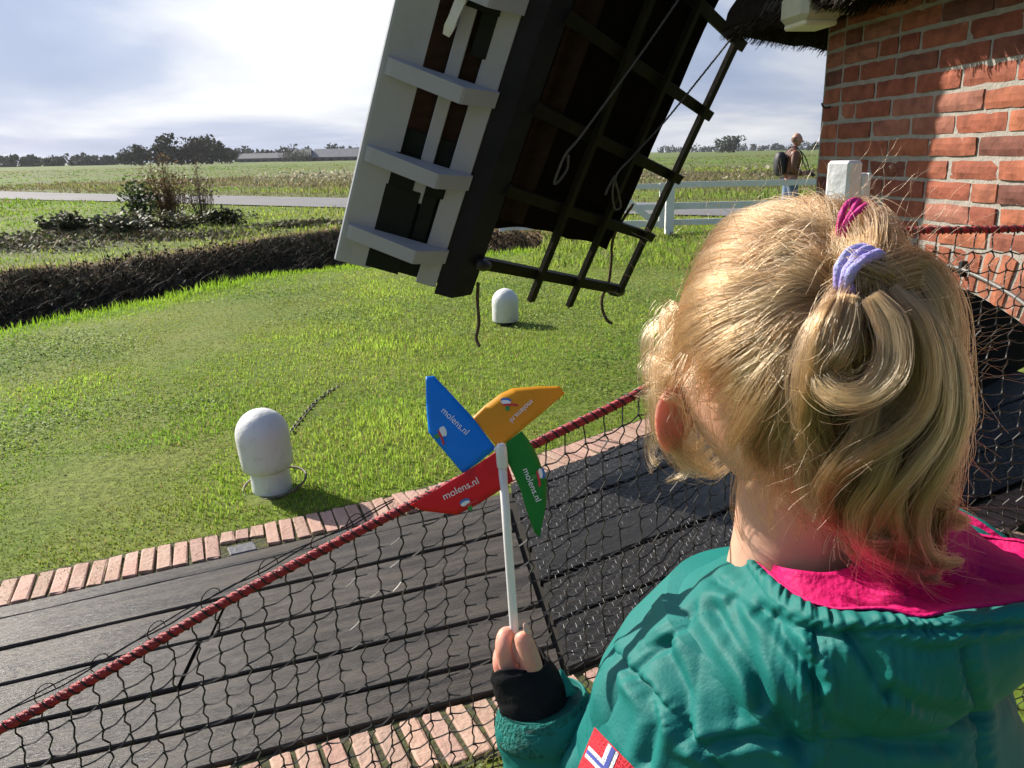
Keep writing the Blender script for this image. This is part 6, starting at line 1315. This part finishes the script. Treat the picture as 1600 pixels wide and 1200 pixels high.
def lock(ctrl, width, n, curl=0.0, ctaper=.35, fr=2.0, out=None, npts=26, flat=.75, start=None):
    P = np.array([q if isinstance(q, np.ndarray) else at(*q) for q in ctrl]); S = spline(P, npts); T = np.gradient(S, axis=0); T /= np.linalg.norm(T, axis=1)[:, None]; u = np.cross(T[0], (0, 1, .1)); u /= np.linalg.norm(u); U = []
    for i in range(npts): u = u-T[i]*(u@T[i]); u /= np.linalg.norm(u); U.append(u.copy())
    U = np.array(U); W = np.cross(T, U); tt = np.linspace(0, 1, npts); o = []; ph0 = rng.random()*6.28
    wprof = np.interp(tt, [0, .12, .4, .8, 1], [.45, .8, 1, .8, ctaper])*width
    sub = rng.normal(0, .5, (6, 2))
    for k in range(n):
        s_ = sub[rng.integers(0, 6)]; a, b_ = s_+rng.normal(0, .42, 2); b_ *= flat; j1, j2 = rng.random(2)*6.28; e_ = tt*(.86+.14*rng.random())
        fu = wprof*(a*(1+.25*np.sin(tt*7+j1)))+curl*np.sin(ph0+tt*6.28*fr+.25*a)*tt; fw = wprof*(b_*(1+.25*np.sin(tt*6+j2)))+curl*np.cos(ph0+tt*6.28*fr+.25*a)*tt
        fz = rng.normal(0, .0011, 3); fq = rng.uniform(3, 9); c_ = S+U*fu[:, None]+W*fw[:, None]+np.sin(tt*fq+j1)[:, None]*fz*(.4+tt[:, None])
        if rng.random() < .05: c_ = c_+np.outer(tt**2, rng.normal(0, .010, 3))
        if rng.random() < .22: m_ = int(npts*(.6+.38*rng.random())); c_ = c_[:max(m_, 6)]
        o.append(c_)
    return o
Bc = []
# small ponytail: pink elastic down to the purple one
Bc += lock([(1326, 344, .490), (1343, 356, .470), (1352, 385, .456), (1346, 415, .452), (1334, 434, .458)], .0115, 900, npts=14, flat=.9, ctaper=.6)
Bc += lock([(1330, 344, .490), (1365, 362, .470), (1385, 400, .462), (1392, 435, .462), (1390, 470, .468)], .0095, 420, npts=14, flat=.9, ctaper=.5)
# main ponytail
LK = [([(1335, 436, .458), (1312, 470, .440), (1290, 520, .432), (1275, 575, .432), (1262, 640, .438), (1262, 700, .445), (1280, 760, .450)], .0105, 620, .0),
      ([(1338, 438, .456), (1330, 475, .436), (1322, 520, .428), (1312, 548, .428), (1295, 562, .432)], .0140, 800, .0),
      ([(1345, 438, .456), (1362, 480, .434), (1384, 530, .424), (1388, 572, .420), (1365, 606, .420), (1325, 614, .424), (1292, 596, .430)], .0105, 760, .0),
      ([(1350, 434, .456), (1372, 470, .440), (1395, 540, .432), (1400, 620, .430), (1380, 690, .432), (1345, 725, .436), (1300, 732, .444)], .0125, 760, .0),
      ([(1350, 430, .456), (1400, 432, .444), (1440, 490, .436), (1458, 560, .430), (1452, 630, .428), (1420, 690, .430), (1380, 725, .434), (1345, 760, .440)], .0135, 900, .0),
      ([(1352, 428, .456), (1420, 425, .446), (1475, 470, .440), (1500, 550, .436), (1502, 630, .434), (1475, 700, .434), (1430, 760, .436), (1400, 810, .438), (1398, 850, .440)], .0150, 1000, .0),
      ([(1352, 427, .457), (1440, 418, .450), (1500, 480, .448), (1522, 560, .444), (1528, 640, .442), (1508, 720, .440), (1474, 780, .440), (1458, 830, .440), (1462, 880, .440)], .0110, 620, .0),
      ([(1360, 432, .458), (1425, 450, .454), (1462, 530, .452), (1475, 620, .452), (1458, 700, .452), (1420, 770, .452), (1408, 830, .448), (1430, 876, .444), (1480, 888, .442)], .0120, 760, .0),
      ([(1345, 440, .460), (1350, 520, .452), (1350, 600, .452), (1335, 680, .454), (1315, 740, .456), (1325, 800, .452), (1350, 850, .446), (1400, 872, .444)], .0125, 760, .0),
      ([(1345, 440, .462), (1330, 530, .456), (1318, 620, .458), (1300, 690, .460), (1285, 740, .462)], .0150, 700, .0),
      ([(1352, 436, .462), (1390, 520, .460), (1412, 620, .460), (1402, 720, .460), (1372, 790, .458), (1342, 830, .452), (1330, 862, .448)], .0140, 700, .0),
      ([(1355, 432, .462), (1450, 470, .462), (1490, 560, .462), (1492, 660, .460), (1462, 740, .458), (1440, 800, .452)], .0140, 700, .0)]
oD = nrm(np.array((.30, -.88, .10)))
def through(c_, k): r2 = rng.normal(0, .0022, 3); return [EP-oD*.005+r2, EP+oD*.010+r2*1.3+np.array((.0006*(c_[1][0]-1340)*.12, 0, .001))]+[at(*q_) if len(q_) == 3 and not isinstance(q_, np.ndarray) else q_ for q_ in c_[1:]]
LK = [([np.asarray(q_) for q_ in through([(q_[0]-max(0, q_[0]-1440)*.38, q_[1], q_[2]) for q_ in c_], 0)], w_, n_, cu) for c_, w_, n_, cu in LK]
for c_, w_, n_, cu in LK: Bc += lock(c_, w_*.66, int(n_*1.0), .0050, .35, 1.7)
for k in range(22):
    a0 = rng.random(); xs = 1290+rng.uniform(0, 185); ys = rng.uniform(520, 690); Yk = .418+.02*rng.random()+.0001*abs(xs-1380); ln = rng.uniform(90, 190)
    Bc += lock([(1345+.3*(xs-1345), 445+.25*(ys-445), .448), (xs+rng.uniform(-10, 14), ys-40, Yk), (xs+rng.uniform(-22, 22), ys+ln*.4, Yk), (xs+rng.uniform(-40, 26), ys+ln*.8, Yk+.004), (xs+rng.uniform(-60, 40), min(ys+ln*1.1, 880), Yk+.006)], (.0048+.004*rng.random()), 300, .0085*rng.uniform(.5, 1.3), .35, rng.uniform(1.2, 2.3), npts=34)
strands('ponytail', Bc, .00017, .00011, girl)
# curls standing out in front of the mass
FL = [([(1362, 462, .415), (1392, 515, .404), (1392, 572, .398), (1360, 610, .396), (1316, 616, .400), (1286, 596, .408), (1282, 578, .414)], .0062, 360),
      ([(1330, 462, .425), (1318, 510, .414), (1302, 545, .410), (1284, 566, .414), (1272, 560, .420)], .0075, 380),
      ([(1310, 465, .425), (1288, 510, .416), (1274, 570, .414), (1262, 630, .420), (1260, 690, .430), (1276, 735, .440)], .0050, 280),
      ([(1395, 450, .425), (1438, 500, .412), (1456, 570, .406), (1446, 635, .404), (1408, 680, .404), (1356, 708, .408), (1310, 738, .418), (1290, 770, .428)], .0058, 340),
      ([(1420, 455, .430), (1464, 520, .418), (1482, 600, .412), (1472, 670, .410), (1432, 728, .410), (1392, 772, .414), (1366, 820, .420), (1350, 860, .428)], .0060, 340),
      ([(1440, 470, .432), (1486, 560, .422), (1494, 650, .416), (1468, 730, .416), (1440, 790, .420), (1436, 838, .424), (1452, 876, .428), (1448, 890, .430)], .0052, 300),
      ([(1370, 620, .412), (1350, 680, .410), (1312, 730, .416), (1288, 770, .426), (1300, 812, .432), (1340, 832, .434)], .0050, 260),
      ([(1400, 690, .410), (1374, 748, .412), (1342, 796, .420), (1346, 846, .426), (1392, 876, .428), (1446, 884, .428)], .0054, 300),
      ([(1450, 700, .414), (1412, 760, .414), (1400, 812, .418), (1424, 858, .424), (1476, 884, .426), (1506, 878, .430)], .0046, 240)]
Fc = []
for c_, w_, n_ in FL: Fc += lock(c_, w_, n_, .0016, .5, 1.2, npts=34)
strands('front_curls', Fc, .00016, .00010, girl, t0=.31)
# curls by the cheek, wisps on the nape, stray hairs
Cc_ = []
for k in range(16):
    x0, y0 = rng.uniform(1040, 1085), rng.uniform(470, 600); x1 = x0-rng.uniform(5, 32); y1 = y0+rng.uniform(60, 150); x2 = x1+rng.uniform(-12, 30); Yk = rng.uniform(.545, .60)
    Cc_ += lock([(x0, y0, Yk), (x0-22, y0+35, Yk), (x1, y1, Yk), (x2, y1+rng.uniform(20, 50), Yk-.01)], .0075, 40, .0080, .6, rng.uniform(1.0, 2.2), npts=34)
for k in range(9):
    x0 = rng.uniform(1030, 1075); y0 = rng.uniform(610, 665); Cc_ += lock([(x0, y0-40, .56), (x0-12, y0+15, .555), (x0+8, y0+60, .55), (x0+45, y0+85, .548), (x0+62, y0+60, .548)], .0060, 36, .0060, .6, 1.3, npts=34)
for k in range(26):
    x0 = rng.uniform(1150, 1330); y0 = rng.uniform(690, 745); Yk = .474; Cc_ += lock([(x0, y0-35, Yk), (x0+rng.uniform(-8, 8), y0+10, Yk-.003), (x0+rng.uniform(-14, 20), y0+rng.uniform(40, 70), Yk+.002), (x0+rng.uniform(-12, 30), y0+rng.uniform(70, 125), Yk+.006)], .0036, 22, .0030, .3, 1.2, npts=20)
for k in range(7):         # wisps lying over the ear
    x0 = rng.uniform(1066, 1120); y0 = rng.uniform(545, 590); Cc_ += lock([(x0, y0, .505), (x0-10+rng.uniform(-14, 10), y0+50, .500), (x0-4+rng.uniform(-16, 16), y0+110, .505), (x0+rng.uniform(-5, 40), y0+165, .51)], .0050, 9, .0040, .6, 1.2, npts=20)
for k in range(260):        # fly-aways over the crown and round the outline
    d = nrm(np.array((rng.normal(0, .8), rng.normal(-.3, .7), rng.uniform(-.2, 1)))); p = HC+d*HR*1.06; tgt = nrm(uE*.6+rng.normal(0, .5, 3)); pts = [p]
    for j in range(10): p = p+nrm(tgt*.7+d*.35+rng.normal(0, .22, 3))*.0062; pts.append(p)
    Cc_.append(np.array(pts))
for k in range(40):
    x0, y0 = rng.uniform(1270, 1500), rng.uniform(470, 820); Yk = rng.uniform(.418, .440); p = at(x0, y0, Yk); dr = nrm(np.array((rng.normal(0, .6), -.2, rng.normal(-.5, .6)))); pts = [p]
    for j in range(9): dr = nrm(dr+rng.normal(0, .12, 3)); p = p+dr*.006; pts.append(p)
    Cc_.append(np.array(pts))
strands('loose_curls', Cc_, .00012, .00007, girl)
# hair elastics
def elastic(c, axis, r_, rt, m_, name, label, wraps, cat='hair tie'):
    axis = nrm(axis); u = nrm(np.cross(axis, (0, 0, 1.0) if abs(axis[2]) < .9 else (1.0, 0, 0))); w_ = np.cross(axis, u); e_ = empty(name, tuple(c)); tag(e_, label, cat)
    for k in range(wraps):
        a = np.linspace(0, 2*math.pi, 49)[:-1]; mb = MB(); rr3 = r_*(1+.04*np.sin(a*3+k)); mb.tube(np.asarray(c)+axis*(k-(wraps-1)/2)*rt*1.5+np.outer(np.cos(a)*rr3, u)+np.outer(np.sin(a)*rr3, w_)+np.outer(.0012*np.sin(a*2+k*2), axis), rt*(1+.08*np.sin(a*40)), 8, closed=True); mb.build('loop', m_, e_, True)
lil = material('lilac_elastic', (.42, .28, .72), .7, (.30, .36, .66), 60, .5, 200); mag = material('magenta_elastic', (.62, .01, .22), .6, (.50, .008, .17), 80, .5, 200)
elastic(EP+oD*.009+np.array((-.002, 0, .002)), nrm(oD+np.array((.12, 0, -.30))), 0.0122, .0030, lil, 'hair_tie', 'lilac hair tie holding the main curly ponytail', 3)
elastic(EK+np.array((.0, -.004, .0)), np.array((.62, -.60, -.30)), .0100, .0019, mag, 'hair_tie', 'magenta hair tie on the small top ponytail', 3)
# ================================================================== AIR
hz_ = bpy.data.materials.new('thin_haze'); hz_.use_nodes = True; t = hz_.node_tree; t.nodes.clear(); o_ = N(t, 'ShaderNodeOutputMaterial'); pv = N(t, 'ShaderNodeVolumePrincipled'); pv.inputs['Color'].default_value = (.86, .90, .97, 1); pv.inputs['Density'].default_value = 0.00008; pv.inputs['Anisotropy'].default_value = 0.3; L(t, pv.outputs[0], o_.inputs['Volume'])
mb = MB(); mb.box((0, 700, 9.0), ((1, 0, 0), (0, 1, 0), (0, 0, 1)), (1400, 1100, 11.5)); tag(mb.build('haze', hz_), kind='stuff')
